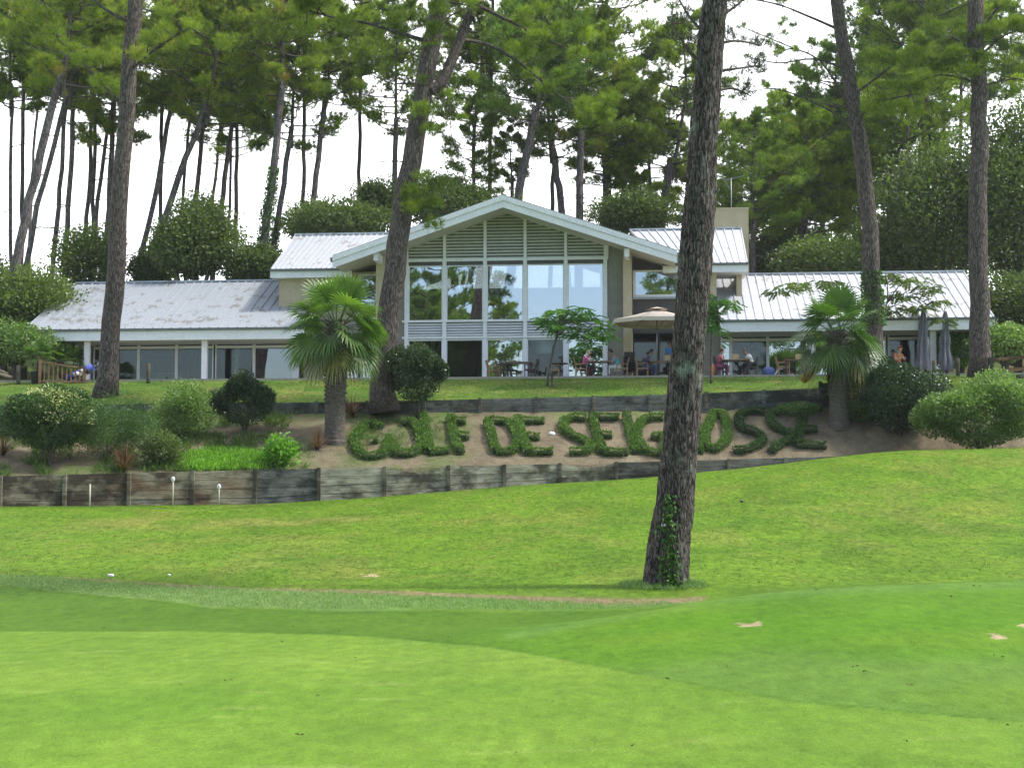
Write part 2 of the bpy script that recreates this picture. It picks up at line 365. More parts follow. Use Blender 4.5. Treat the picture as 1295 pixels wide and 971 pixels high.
n1 = t.math('MULTIPLY_ADD', t.noise(t.co((1,.8,1)), 150, 3, .7), .5); n1.node.inputs[2].default_value = .25; n1 = t.math('ADD', n1, t.math('MULTIPLY', t.math('SUBTRACT', t.noise(co, 45, 3, .7), .5), .8)); n2 = t.noise(cs, 7, 5, .65); n3 = t.noise(cs, .9, 4, .6)
nf = t.noise(t.co((1,.3,1)), 6.5, 7, .75)
c = t.mix(.8, at_.outputs['Color'], t.ramp(n1, [(.3, .6), (.7, 1.35)]), 'MULTIPLY')
c = t.mix(.55, c, t.ramp(n2, [(.32, .66), (.68, 1.3)]), 'MULTIPLY')
sx = t.n('ShaderNodeSeparateXYZ'); t.l(co, sx.inputs[0])
fy = t.ramp(t.math('DIVIDE', sx.outputs['Y'], 30.0), [(.68, .12), (.84, .85)])
c = t.mix(fy, c, t.ramp(nf, [(.3, (.42,.52,.4)), (.5,(.95,.95,.9)), (.72, (1.55,1.42,1.6))]), 'MULTIPLY')
nq = t.noise(t.co((1,.28,1), rot=(0,0,.35)), 17, 3, .6); c = t.mix(fy, c, t.ramp(nq, [(.34, (.5,.6,.5)), (.5,(1.0,1.0,1.0)), (.7, (1.2,1.15,1.2))]), 'MULTIPLY')
c = t.mix(.45, c, t.ramp(n3, [(.3, (.6,.7,.6)), (.7, (1.3,1.2,1.15))]), 'MULTIPLY')
M['turf'] = t.done(t.pbr(c, .75, t.bump(t.math('ADD', n1, t.math('MULTIPLY', n2, 1.2)), .6, .03), 0, .04))
def ground(name, P, colr, m, label_kind='structure'):
    me = gridmesh(name, P)
    ca = me.color_attributes.new('gcol', 'FLOAT_COLOR', 'POINT')
    ca.data.foreach_set('color', np.concatenate([colr, np.ones(colr.shape[:2]+(1,))], -1).astype(np.float32).ravel())
    return tag(link(name, me, None, m), kind=label_kind)
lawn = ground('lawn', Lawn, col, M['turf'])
# ---- planted bank between the two timber walls
UB = ([0, 464, 828, 1040, 1180, 1400], [2.87, 3.02, 3.11, 3.3, 3.4, 3.4])
UTz = ([0, 464, 828, 1040, 1180, 1400], [3.27, 3.42, 3.68, 3.94, 4.15, 4.2])
YU = 58.0
pc = np.linspace(-420, 1760, 560); tt = np.linspace(0, 1, 90)
PXb, TT = np.meshgrid(pc, tt)
pcl = np.clip(PXb, 0, 1295)
Y0 = WL(pcl)+.10; Yb = Y0+(YU+.1-Y0)*TT; Xb = (PXb-647.5)/F*Yb
z0 = np.maximum((620-np.interp(pcl, *WT))/F*WL(pcl)-.06, -9); z1 = np.interp(pcl, *UB)
Zb_ = z0+(z1-z0)*(TT**.92) + (fbm(Xb, Yb, 1.3, 41)-.5)*.28*np.sin(TT*PI) + (fbm(Xb, Yb, .25, 42)-.5)*.06*np.sin(TT*PI)
soil = np.array([.165, .135, .088]); colb = np.ones(Xb.shape+(3,))*soil
def putb(m_, c_):
    global colb; colb = colb*(1-m_[..., None])+np.asarray(c_)*m_[..., None]
putb(np.clip((fbm(Xb, Yb, .9, 51)-.5)*4, 0, 1)*.6, (.235, .195, .13)); putb(np.clip((fbm(Xb, Yb, .5, 52)-.55)*5, 0, 1)*.5, (.085, .065, .04))
gm = np.clip((fbm(Xb, Yb, 1.2, 53)-.42)*6, 0, 1); putb(gm*np.clip((420-PXb)/60, 0, 1)*.8, (.08, .13, .03))
putb(np.clip((fbm(Xb, Yb, .8, 54)-.42)*5, 0, 1)*np.clip((TT-.72)/.2, 0, 1)*.8, (.13, .17, .05))
putb(np.clip((fbm(Xb, Yb, .8, 55)-.35)*5, 0, 1)*band(PXb, 430, 600, 30)*.6, (.07, .12, .025))
M_soil = NT('bank_soil'); t = M_soil
a_ = t.n('ShaderNodeAttribute', attribute_name='gcol'); co = t.co()
n1 = t.noise(co, 30, 4, .7); n2 = t.noise(co, 5, 5, .65)
c = t.mix(.9, a_.outputs['Color'], t.ramp(n1, [(.3, .45), (.7, 1.5)]), 'MULTIPLY'); c = t.mix(.6, c, t.ramp(n2, [(.3, .7), (.7, 1.3)]), 'MULTIPLY')
M['soil'] = t.done(t.pbr(c, .95, t.bump(t.math('ADD', n1, n2), .8, .05), 0, .1))
skirt = np.dstack([Xb, Yb, Zb_])[:1].copy(); skirt[..., 2] -= 2.4
bank = ground('planted_bank', np.concatenate([skirt, np.dstack([Xb, Yb, Zb_])]), np.concatenate([colb[:1]*.3, colb]), M['soil'])
# ---- grass strip between the upper wall and the terrace
def Yedge(x): return 66.0 + x*math.tan(ROT)
pc = np.linspace(-420, 1760, 520); tt = np.linspace(0, 1, 60); PXt, TT = np.meshgrid(pc, tt); pcl = np.clip(PXt, 0, 1295)
xe = (PXt-647.5)/F*YU;  x1 = (PXt-647.5)/F*66
Yt = (YU+.12) + (Yedge(x1)+.3-YU-.12)*TT; Xt = xe+(x1-xe)*TT
zt0 = np.interp(pcl, *UTz)-.05; Zt = zt0+(PZ-.05-zt0)*TT**.85 + (fbm(Xt, Yt, 1.5, 61)-.5)*.12*np.sin(TT*PI)
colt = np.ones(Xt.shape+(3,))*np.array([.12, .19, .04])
def putt(m_, c_):
    global colt; colt = colt*(1-m_[..., None])+np.asarray(c_)*m_[..., None]
putt(np.clip((fbm(Xt, Yt, 1.5, 71)-.45)*5, 0, 1)*.55, (.22, .22, .075)); putt(np.clip((fbm(Xt, Yt, .8, 72)-.55)*6, 0, 1)*.6, (.26, .2, .12)); putt(np.clip((fbm(Xt, Yt, 1.1, 73)-.5)*6, 0, 1)*.5, (.07, .13, .03))
sk2 = np.dstack([Xt, Yt, Zt])[:1].copy(); sk2[..., 2] -= 1.2
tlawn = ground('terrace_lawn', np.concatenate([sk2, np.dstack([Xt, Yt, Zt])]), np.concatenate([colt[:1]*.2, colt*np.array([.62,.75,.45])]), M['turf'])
# ---- ground behind and around, to the horizon
def sheet(name, ys, xs, zf, colr, m):
    Xs, Ys = np.meshgrid(xs, ys); Z = zf(Xs, Ys); cc = np.ones(Xs.shape+(3,))*np.array(colr)
    f = fbm(Xs, Ys, 4, 88)[..., None]; cc = cc*(.7+.6*f); return ground(name, np.dstack([Xs, Ys, Z]), cc, m)
M['forest'] = simple('forest_floor', (.09,.075,.04), (.06,.085,.03), .95, 2, .5, bd=.05)
sh = np.concatenate([np.linspace(-140, 140, 141)])
def sm(t): t = np.clip(t, 0, 1); return t*t*(3-2*t)
def zback(X, Y):
    d = Y-Yedge(X); return PZ-.09 + np.clip(d-25, 0, None)*.02 + 2.6*sm((d-1.5)/11)*sm((np.abs(X-.8)-23.6)/5) + .6*sm((d-.6)/3)*sm((np.abs(X-.8)-24.0)/2) + 2.0*sm((d-18)/14) + (fbm(X, Y, 5, 90)-.5)*.3*np.clip((d-14)/10, 0, 1)
Xs, Ts = np.meshgrid(sh, np.concatenate([np.linspace(0, 40, 50), np.linspace(45, 150, 40)]))
Ys = Yedge(np.clip(Xs,-60,60))+.15+Ts
cc = np.ones(Xs.shape+(3,))*np.array([.10, .15, .04]); mk = np.clip((fbm(Xs, Ys, 3, 87)-.45)*5, 0, 1)[..., None]; cc = cc*(1-mk)+np.array([.13, .1, .05])*mk
wood = ground('woodland_ground', np.dstack([Xs, Ys, zback(Xs, Ys)]), cc, M['soil'])
far = MB().add([(-4000,-4000,-2.6),(4000,-4000,-2.6),(4000,4000,-2.6),(-4000,4000,-2.6)], [(0,1,2,3)]).build('ground', simple('far_field', (.1,.19,.04), (.07,.14,.03), .9, .05, .1)); tag(far, kind='structure')
bpy.context.view_layer.update()
def bvh(objs):
    V = []; Fc = []
    for o in objs:
        b = len(V); V += [tuple(v.co) for v in o.data.vertices]; Fc += [tuple(b+i for i in p.vertices) for p in o.data.polygons]
    return BVHTree.FromPolygons(V, Fc)
GB = bvh([lawn, bank, tlawn, wood]); BB = bvh([bank])
def gz(x, y):
    r = GB.ray_cast(Vector((x, y, 60)), Vector((0,0,-1))); return r[0].z if r[0] else PZ
def hit(px, py, only=None):
    r = (only or GB).ray_cast(Vector((0,0,0)), ray(px, py).normalized()); return r[0]
def spot(px, Y):
    x = (px-647.5)/F*Y; return Vector((x, Y, gz(x, Y)))
# ------------------------------------------------------------ grass blades (nobody could count them)
def scatter(name, lab, m, pts, L, Wd, k, upr=.35, group=None):
    P = np.repeat(pts, k, 0); n = len(P); P = P+np.c_[rng.normal(0, .04, n), rng.normal(0, .04, n), np.zeros(n)]
    D = np.c_[rng.normal(0, upr, n), rng.normal(0, upr, n), np.ones(n)]
    me = quads(name, blades(P, D, L*(.5+rng.random(n)), Wd)); o = link(name, me, None, m)
    return tag(o, lab, 'grass', kind='stuff')
def lawnpts(n, ylo, yhi, f):
    """random points on the lawn surface where f(px, Y) in 0..1 accepts"""
    ii = np.where((rows >= ylo-1))[0][0]
    R = G.shape[0]; out = []
    r = rng.uniform(ii, R-1.001, n*14); q = rng.uniform(0, NX-1.001, n*14); a = r.astype(int); b = q.astype(int); fa = (r-a)[:, None]; fb = (q-b)[:, None]
    P = (Lawn[a, b]*(1-fa)+Lawn[a+1, b]*fa)*(1-fb)+(Lawn[a, b+1]*(1-fa)+Lawn[a+1, b+1]*fa)*fb
    p = pxof(P[:, 0], P[:, 1]); w = f(p, P[:, 1])*(P[:, 1] > ylo)*np.clip((P[:, 1]-ylo)/10, .12 if ylo > 24 else 1, 1)*(P[:, 1] < yhi)*(p > -90)*(p < 1390)
    return P[rng.random(len(P)) < w][:n]
pts = lawnpts(9000, 20.6, 28, lambda p, y: np.clip((900-p)/80, 0, 1)*np.clip((y-np.interp(p, [-200, 0, 150, 270, 400, 500, 650, 850], [27.2, 25.7, 23.2, 21.4, 20.9, 21.2, 21.2, 21.0]))/.4, 0, 1)*np.clip((np.interp(p, [-200, 60, 190, 300, 500, 650, 850, 890], [30, 28, 26.4, 25.0, 23.9, 23.2, 22.3, 22.3])-.15-y)/.3, 0, 1)*(.35+.65*vnoise(p/30, y, .6, 8)))
scatter('rough_grass', 'taller pale green uncut grass strip along the bare earth line', M['rough'], pts, .045, .006, 9, .6)
pts = lawnpts(16000, 24.3, 54.5, lambda p, y: (.25+.9*np.clip((fbm(p/30, y, .8, 12)-.35)*3, 0, 1)))
scatter('mown_grass', 'short mown grass blades over the sunny slope below the timber wall', M['short'], pts, .026, .012, 6, .9)
def bankpts(n, P, f, mul=5):
    r = rng.uniform(0, P.shape[0]-1.001, n*mul); q = rng.uniform(0, P.shape[1]-1.001, n*mul); a = r.astype(int); b = q.astype(int); fa = (r-a)[:, None]; fb = (q-b)[:, None]
    Q = (P[a, b]*(1-fa)+P[a+1, b]*fa)*(1-fb)+(P[a, b+1]*(1-fa)+P[a+1, b+1]*fa)*fb
    p = 647.5+F*Q[:, 0]/Q[:, 1]; w = f(p, r/P.shape[0])*(p > -120)*(p < 1400); return Q[rng.random(len(Q)) < w][:n]
pts = bankpts(5200, np.dstack([Xb, Yb, Zb_]), lambda p, t: np.clip((400-p)/60, 0, 1)*np.clip((fbm(p/25, t*6, 1.2, 14)-.4)*5, 0, 1) + np.clip((p-1180)/40, 0, .5)*0)
scatter('bank_weeds', 'straggly weeds and long grass over the left end of the bank', M['weed'], pts, .24, .022, 9, .55)
pts = bankpts(1500, np.dstack([Xb, Yb, Zb_]), lambda p, t: (p > 400)*(np.clip((t-.8)/.15, 0, 1)*.5+.08))
scatter('thin_grass', 'thin dry grass growing through the bare soil of the bank', M['weed'], pts, .09, .012, 6, .6)
pts = bankpts(420, np.dstack([Xb, Yb, Zb_]), lambda p, t: (p > 425)*(p < 600)*(t > .2)*np.clip(1.1-((p-490)/75)**2-((t-.6)/.45)**2, 0, 1)*np.clip((fbm(p/20, t*7, 1.0, 24)-.35)*5, 0, 1), 80)
scatter('clump_grass', 'bright grass tufts growing between the first hedge letters', M['hedge'], pts, .12, .014, 9, .6)
pts = bankpts(12000, np.dstack([Xt, Yt, Zt]), lambda p, t: np.clip((fbm(p/20, t*6, 1., 17)-.32)*3, 0, 1))
scatter('lawn_grass', 'patchy short grass on the slope in front of the terrace', M['weed'], pts, .05, .02, 4, .7)

pts = lawnpts(80, 8.2, 19, lambda p, y: .25+.75*np.clip((fbm(p/90, y, 1.0, 33)-.5)*6, 0, 1))
P = np.repeat(pts, 2, 0)+np.c_[rng.normal(0, .03, (len(pts)*2, 2)), np.full(len(pts)*2, .006)]
tag(link('leaf_litter', quads('leaf_litter', blades(P, np.c_[rng.normal(0, 1, (len(P), 2)), rng.normal(0, .08, len(P))], .035*(.4+rng.random(len(P))), .012)), None, simple('litter', (.06,.05,.02), (.10,.08,.03), .9, 20)), 'tiny brown bits of needle and bark lying on the near green', 'litter', kind='stuff')
# ============================================================ CLUBHOUSE
M['white'] = simple('white_painted_wood', (.82,.80,.81), (.76,.75,.76), .5, 3, .05)
M['fascia'] = simple('pale_fascia', (.86,.84,.86), (.79,.775,.8), .55, 2, .05)
M['soffit'] = simple('soffit_boards', (.6,.58,.5), (.53,.52,.45), .7, 3, .1)
M['tan'] = simple('tan_render', (.52,.43,.29), (.45,.37,.25), .85, 2.5, .25, bd=.004)
M['grey'] = simple('grey_render', (.30,.28,.235), (.25,.235,.2), .85, 2.5, .25, bd=.004)
M['clad'] = simple('dark_cladding', (.10,.095,.085), (.075,.07,.065), .7, 4, .1)
M['louver'] = simple('louver_paint', (.88,.87,.82), (.82,.81,.76), .55, 4, .05)
M['louver_gap_shade'] = simple('louver_gap_shade', (.3,.3,.26), None, .8, 4); M['dark'] = simple('dark_interior', (.05,.048,.045), (.035,.033,.03), .8, 3, .1)
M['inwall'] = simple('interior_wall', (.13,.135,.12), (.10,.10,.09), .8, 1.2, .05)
M['metal'] = simple('grey_metal', (.35,.36,.37), (.28,.29,.3), .4, 5, .05, .7)
M['tile'] = simple('terrace_paving', (.36,.33,.28), (.3,.27,.23), .8, 5, .1)
def roofmat(name, base, blotch, thr):
    t = NT(name); co = t.co((1,1,1)); n = t.noise(co, 2.1, 6, .7); n2 = t.noise(co, .7, 3); n3 = t.noise(t.co((1.2,5,5)), 1.6, 5, .65)
    f = t.ramp(t.math('MULTIPLY', n, t.math('ADD', n2, .45)), [(thr, 0.0), (thr+.04, .8)])
    c = t.mix(f, t.mix(t.ramp(n3, [(.35, 0.0), (.7, .55)]), base, tuple(x*.72 for x in base)), blotch)
    r = t.ramp(n3, [(.3, .32), (.7, .55)])
    return t.done(t.pbr(c, r, None, .25, .6))
M['roof'] = roofmat('standing_seam_roof', (.50,.515,.55), (.26,.22,.2), .58)
M['roof_worn'] = roofmat('lichened_seam_roof', (.37,.395,.435), (.2,.185,.17), .545)
M['felt'] = simple('dark_roof_edge', (.16,.17,.17), (.12,.13,.13), .6, 4, .1)
def glass(name, refl, tint):
    t = NT(name); g = t.n('ShaderNodeBsdfGlossy'); g.inputs['Roughness'].default_value = .0; g.inputs['Color'].default_value = (.9, .94, 1, 1)
    b = t.noise(t.co((1,1,1)), 1.1, 2); t.l(t.bump(b, .12, .006), g.inputs['Normal'])
    tr = t.n('ShaderNodeBsdfTransparent'); tr.inputs[0].default_value = (*tint, 1)
    lw = t.n('ShaderNodeLayerWeight'); lw.inputs[0].default_value = .25
    mx = t.n('ShaderNodeMixShader'); t.l(t.math('MAXIMUM', lw.outputs['Fresnel'], refl), mx.inputs[0]); t.l(tr.outputs[0], mx.inputs[1]); t.l(g.outputs[0], mx.inputs[2])
    return t.done(mx.outputs[0])
M['glass'] = glass('window_glass', .5, (.5,.55,.55)); M['glass_clear'] = glass('clear_window_glass', .05, (.72,.8,.78)); M['glass_low'] = glass('low_window_glass', .2, (.6,.65,.65)); M['glass_mid'] = glass('mid_window_glass', .38, (.6,.65,.65))

hall = empty('clubhouse', ORI, 'low white clubhouse with a glazed gable, louvres and seamed metal wings behind the terrace', 'building', rz=ROT)
def part(name, mb, m, parent=hall, **k):
    o = mb.build(name, M[m] if isinstance(m, str) else m, parent, k.get('bevel', 0))
    if 'label' in k: o['label'] = k['label']
    return o
# --- gable glazing, plane ly = 0
mx_ = [BX(p) for p in (514, 562, 613.4, 664.3, 715.8, 766)]
zlb = BZ(329.5); zg1 = BZ(335); zg0 = BZ(406); zb0 = BZ(425.5); zl1 = BZ(429); zap = BZ(268, 637); zsh = BZ(312, 640)
xa = BX(637, 0, 268)
def under(x): return zap - abs(x-xa)*(zap-zsh)/(abs(mx_[5]-xa))
hw = .09
for i in range(5):
    a, b = mx_[i]+hw, mx_[i+1]-hw
    for (z0, z1, mat, nm) in ((zg0, zg1, 'glass', 'window'), (.02, zl1, ('glass_clear','glass_clear','glass','glass_clear','glass')[i], 'window')):
        f = MB(); q = .045
        f.box(a, -.05, z0, b, .05, z0+q); f.box(a, -.05, z1-q, b, .05, z1); f.box(a, -.05, z0+q, a+q, .05, z1-q); f.box(b-q, -.05, z0+q, b, .05, z1-q)
        wdw = part(nm, f, 'white'); part('pane', MB().box(a+q, -.006, z0+q, b-q, .006, z1-q), mat, wdw)
    lv = MB(); n = 22                                   # gable louvres: slanted slats under the rake
    zt = max(under(a), under(b)); z = zlb+.10; dz = .15
    zpk = zap if a < xa < b else zt
    while z < zpk-.04:
        if a < xa < b: h = max(0, (zap-.03-z-.06)/((zap-zsh)/abs(mx_[5]-xa))); xl, xr = max(a, xa-h), min(b, xa+h)
        else:
            xl, xr = a, b; sl = (zap-zsh)/abs(mx_[5]-xa)
            if under(a)-.06 < z+.05: xl = max(a, xa-(zap-.03-z-.06)/sl)
            if under(b)-.06 < z+.05: xr = min(b, xa+(zap-.03-z-.06)/sl)
        if xr-xl > .05: lv.add([(xl,.03,z+.07),(xr,.03,z+.07),(xr,-.05,z),(xl,-.05,z),(xl,.045,z+.075),(xr,.045,z+.075),(xr,-.035,z+.005),(xl,-.035,z+.005)], [(0,1,2,3),(7,6,5,4),(3,2,6,7),(1,0,4,5),(0,3,7,4),(2,1,5,6)])
        z += dz
    part('louver_panel', lv, 'louver')
    bl = MB()
    for k in range(5):
        z = zb0+.06+k*(zg0-zb0-.1)/5; bl.add([(a,.03,z+.09),(b,.03,z+.09),(b,-.05,z),(a,-.05,z),(a,.045,z+.1),(b,.045,z+.1),(b,-.04,z+.01),(a,-.04,z+.01)], [(0,1,2,3),(7,6,5,4),(3,2,6,7),(1,0,4,5),(0,3,7,4),(2,1,5,6)])
    part('louver_band', bl, 'white')
fr = MB()
for x in mx_: fr.box(x-hw, -.11, 0, x+hw, .1, zlb-.02); fr.box(x-hw*.8, -.10, zlb+.1, x+hw*.8, .08, under(x)-.04)
fr.box(mx_[0]-hw, -.12, zlb-.02, mx_[5]+hw+.02, .1, zlb+.10); fr.box(mx_[0]-.2, -.13, zg0-.03, mx_[5]+.15, -.06, zg0+.07); fr.box(mx_[0]-.2, -.13, zb0-.08, mx_[5]+.15, -.06, zb0+.02)
for s in (-1, 1):
    xe_ = mx_[0]-hw if s < 0 else mx_[5]+hw
    fr.bar((xa, -.03, zap+.02), (xe_, -.03, zsh), .13, .1)
    fr.box(xe_-.06, -.11, zlb, xe_+.06, .05, zsh)
part('gable_frame', fr, 'white')
part('window_header', MB().box(mx_[0], -.02, zg1+.001, mx_[5], .05, zlb-.021), 'clad'); part('window_header', MB().box(mx_[0], -.02, zl1+.001, mx_[5], .05, zb0-.081), 'white')
part('louver_backing', MB().add([(mx_[0],.12,zlb),(mx_[5],.12,zlb),(mx_[5],.12,zsh),(xa,.12,zap),(mx_[0],.12,zsh)], [(0,1,2,3,4)]).add([(mx_[0],.10,zb0),(mx_[5],.10,zb0),(mx_[5],.10,zg0),(mx_[0],.10,zg0)], [(0,1,2,3)]), 'louver_gap_shade')  # sheet behind the slats, darkened to stand for shade in the gaps
# --- gable roof
oh = -2.1
xl, xr = BX(421, oh, 322), BX(856, oh, 322); zA = BZ(245.5, 636, oh); xA = BX(636, oh, 245); zE = (BZ(319, 421, oh)+BZ(319, 856, oh))/2
def slab(mb, x0, z0, x1, z1, y0, y1, th, mi=0):
    mb.hexa([(x0,y0,z0-th),(x1,y0,z1-th),(x1,y1,z1-th),(x0,y1,z0-th),(x0,y0,z0),(x1,y0,z1),(x1,y1,z1),(x0,y1,z0)], mi)
r = MB(); slab(r, xl, zE, xA, zA, oh+.06, 11, .10); slab(r, xA, zA, xr, zE, oh+.06, 11, .10)
for i in range(30):
    y = oh+.5+i*.45
    for s, xx in ((-1, xl), (1, xr)): r.bar((xA, y, zA+.02), (xx, y, zE+.02), .04, .05)
part('gable_roof', r, 'felt')
fb = MB(); th = .5
for (x0, x1) in ((xl-.02, xA), (xr+.02, xA)):
    z0, z1 = zE-.03, zA-.03
    if x0 > x1: P = [(x1,z1),(x0,z0)]
    else: P = [(x0,z0),(x1,z1)]
    for (da, db, yy) in ((.02, .26, -.03), (.27, .58, .02)):
        fb.hexa([(P[0][0],oh+yy,P[0][1]-db),(P[1][0],oh+yy,P[1][1]-db),(P[1][0],oh+.06+yy,P[1][1]-db),(P[0][0],oh+.06+yy,P[0][1]-db),(P[0][0],oh+yy,P[0][1]-da),(P[1][0],oh+yy,P[1][1]-da),(P[1][0],oh+.06+yy,P[1][1]-da),(P[0][0],oh+.06+yy,P[0][1]-da)])
part('fascia', fb, 'fascia')
sf = MB(); slab(sf, xl+.05, zE-.45, xA, zA-.45, oh+.1, 11, .05); slab(sf, xA, zA-.45, xr-.05, zE-.45, oh+.1, 11, .05)
part('soffit', sf, 'soffit')
for x in (xl, xr): part('gutter', MB().box(x-.13 if x < 0 else x-.02, oh+.02, zE-.3, x+.02 if x < 0 else x+.13, 11, zE-.12), 'felt')
# --- walls beside the glazing, columns, beams
xwl, xwr = BX(484, -.5), BX(790, -.5)
part('wall', MB().box(xwl, .0, 0, mx_[0]-hw-.01, .25, zsh+.15), 'grey'); part('wall', MB().box(mx_[5]+hw+.02, .0, 0, xwr, .25, zsh-.05), 'grey')
for x in (xwl-.1, xwr+.15): part('column', MB().box(x-.2, -.75, 0, x+.2, .3, zE+.3), 'tan')
for x, h in ((xwl-.1, .35), (xwr+.15, .35)): part('beam', MB().box(x-.11, oh+.25, zE-.25, x+.11, .2, zE+.12), 'fascia')
# --- central block beside and behind the gable
xc0, xc1 = BX(352, .6), BX(906, .6)
zu = BZ(344, 640, .6)
def opening_wall(x0, x1, y, z0, z1, m):
    return part('wall', MB().box(x0, y, z0, x1, y+.22, z1), m)
# upper floor, left
zs = BZ(345, 460, .6)
opening_wall(xc0, xwl-.32, .6, 3.0, zu+.1, 'tan')
w1 = MB(); a, b, z0, z1 = BX(452, .6), BX(482, .6), BZ(405, 460, .6), BZ(347, 460, .6); w1.box(a, .5, z0, b, .59, z1); wd = part('window', w1, 'white'); part('pane', MB().box(a+.08, .48, z0+.08, b-.06, .495, z1-.08), 'glass', wd)
# upper floor, right: window band then tan wall
a, b = BX(801, .6), BX(872, .6); z0, z1 = BZ(376, 830, .6), BZ(342, 830, .6)
opening_wall(xwr+.36, a, .6, 3.0, zu+.1, 'grey'); opening_wall(a, b, .6, z1, zu+.1, 'clad'); opening_wall(a, BX(907,.6), .6, 3.0, z0, 'clad'); opening_wall(b, BX(907,.6), .6, z0, zu+.1, 'tan')
f = MB(); q = .07; f.box(a, .5, z0, b, .62, z0+q+.05); f.box(a, .5, z1-q, b, .62, z1); f.box(a, .5, z0+q, a+.12, .62, z1-q); f.box(b-q, .5, z0+q, b, .62, z1-q)
wd = part('window', f, 'white'); part('pane', MB().box(a+.12, .55, z0+.12, b-q, .57, z1-q), 'glass_mid', wd); part('sill', MB().box(a-.5, .42, z0-.1, BX(898,.6), .6, z0-.01), 'metal', wd)
# ground floor right of the column: dark sliding doors
a, b = xwr+.36, BX(893, .6); zt = BZ(420, 840, .6)
part('wall', MB().box(a, .58, zt, BX(925,.6), .66, 3.0), 'clad')
for (p, q) in ((a, BX(832,.6)), (BX(833,.6), BX(880,.6))):
    f = MB(); f.box(p, .62, .02, p+.06, .68, zt); f.box(q-.06, .62, .02, q, .68, zt); f.box(p, .62, zt-.06, q, .68, zt-.001); f.box(p+.06, .62, 1.9, q-.06, .68, 1.97)
    d = part('sliding_door', f, 'clad'); part('pane', MB().box(p+.06, .645, .02, q-.06, .655, 1.9), 'glass_clear', d)
opening_wall(BX(882,.6), BX(911,.6), .6, 0, zt, 'grey')
# ground floor left between wing and gable
part('wall', MB().box(BX(384,.3), .3, 0, BX(408,.3), .5, 2.6), 'grey')
part('wall', MB().box(BX(408,.3), .3, 2.2, xwl-.3, .5, 3.0), 'grey')
for (p, q) in ((BX(409,.3), BX(431,.3)), (BX(432,.3), BX(453,.3)), (BX(456,.3), xwl-.34)):
    f = MB(); f.box(p, .3, .02, p+.1, .38, 2.2); f.box(q-.1, .3, .02, q, .38, 2.2); f.box(p+.1, .3, .02, q-.1, .38, .12); f.box(p+.1, .3, 2.1, q-.1, .38, 2.2)
    d = part('door', f, 'white'); part('pane', MB().box(p+.1, .335, .12, q-.1, .345, 2.1), 'glass_mid', d)
# upper transverse roofs (each a sloping seamed sheet with its fascia)
def seamroof(x0e, x1e, ye, ze, x0r, x1r, yr, zr, n, m, fz=.38, side=None):
    mb = MB(); nx = 1; th = .08
    mb.hexa([(x0e,ye,ze-th),(x1e,ye,ze-th),(x1r,yr,zr-th),(x0r,yr,zr-th),(x0e,ye,ze),(x1e,ye,ze),(x1r,yr,zr),(x0r,yr,zr)])
    for i in range(n+1):
        t_ = i/n; a = Vector((x0e+(x1e-x0e)*t_, ye, ze+.02)); b = Vector((x0r+(x1r-x0r)*t_, yr, zr+.02)); mb.bar(a, b, .045, .07)
    mb.bar((x0r-.05, yr, zr+.04), (x1r+.05, yr, zr+.04), .22, .09)
    ro = part('wing_roof', mb, m)
    part('back_slope', MB().hexa([(x0r,yr+.1,zr-.1),(x1r,yr+.1,zr-.1),(x1e,2*yr-ye,ze-.1),(x0e,2*yr-ye,ze-.1),(x0r,yr+.1,zr-.02),(x1r,yr+.1,zr-.02),(x1e,2*yr-ye,ze-.02),(x0e,2*yr-ye,ze-.02)]), m, ro)
    part('fascia', MB().box(x0e-.03, ye-.07, ze-.12-fz, x1e+.03, ye-.01, ze-.1), 'fascia', ro)
    part('gutter', MB().box(x0e-.05, ye-.16, ze-.11, x1e+.05, ye-.012, ze-.0), 'felt', ro)
    part('soffit', MB().box(x0e+.02, ye, ze-.12-fz, x1e-.02, ye+2.3, ze-.07-fz), 'soffit', ro)
    return ro
ye, yr = .2, 5.0
xL, xR = BX(343, ye, 341), BX(945, ye, 333)
zel = BZ(340, 400, ye); zrl = BZ(297, 430, yr); zer = BZ(333, 900, ye); zrr = BZ(290, 900, yr)
seamroof(xL, xl+.4, ye, zel, xL, xl+1.4, yr, zrl, 16, 'roof', .3)
seamroof(xr-.6, xR, ye, zer, xr-2.2, xR, yr, zrr, 13, 'roof', .3)
# chimney block behind the right roof
c0, c1, zc = BX(868, yr+.6, 268), BX(946.5, yr+.6, 268), BZ(265, 905, yr+.6)
ch = part('chimney', MB().box(c0, yr+.6, 0, c1, yr+2.4, zc), 'tan'); part('cap', MB().box(c0-.03, yr+.57, zc, c1+.03, yr+2.43, zc+.08), 'tan', ch)
part('wall', MB().box(xR-.45, 1.2, 2.5, xR-.2, yr+3, zer-.3), 'tan')
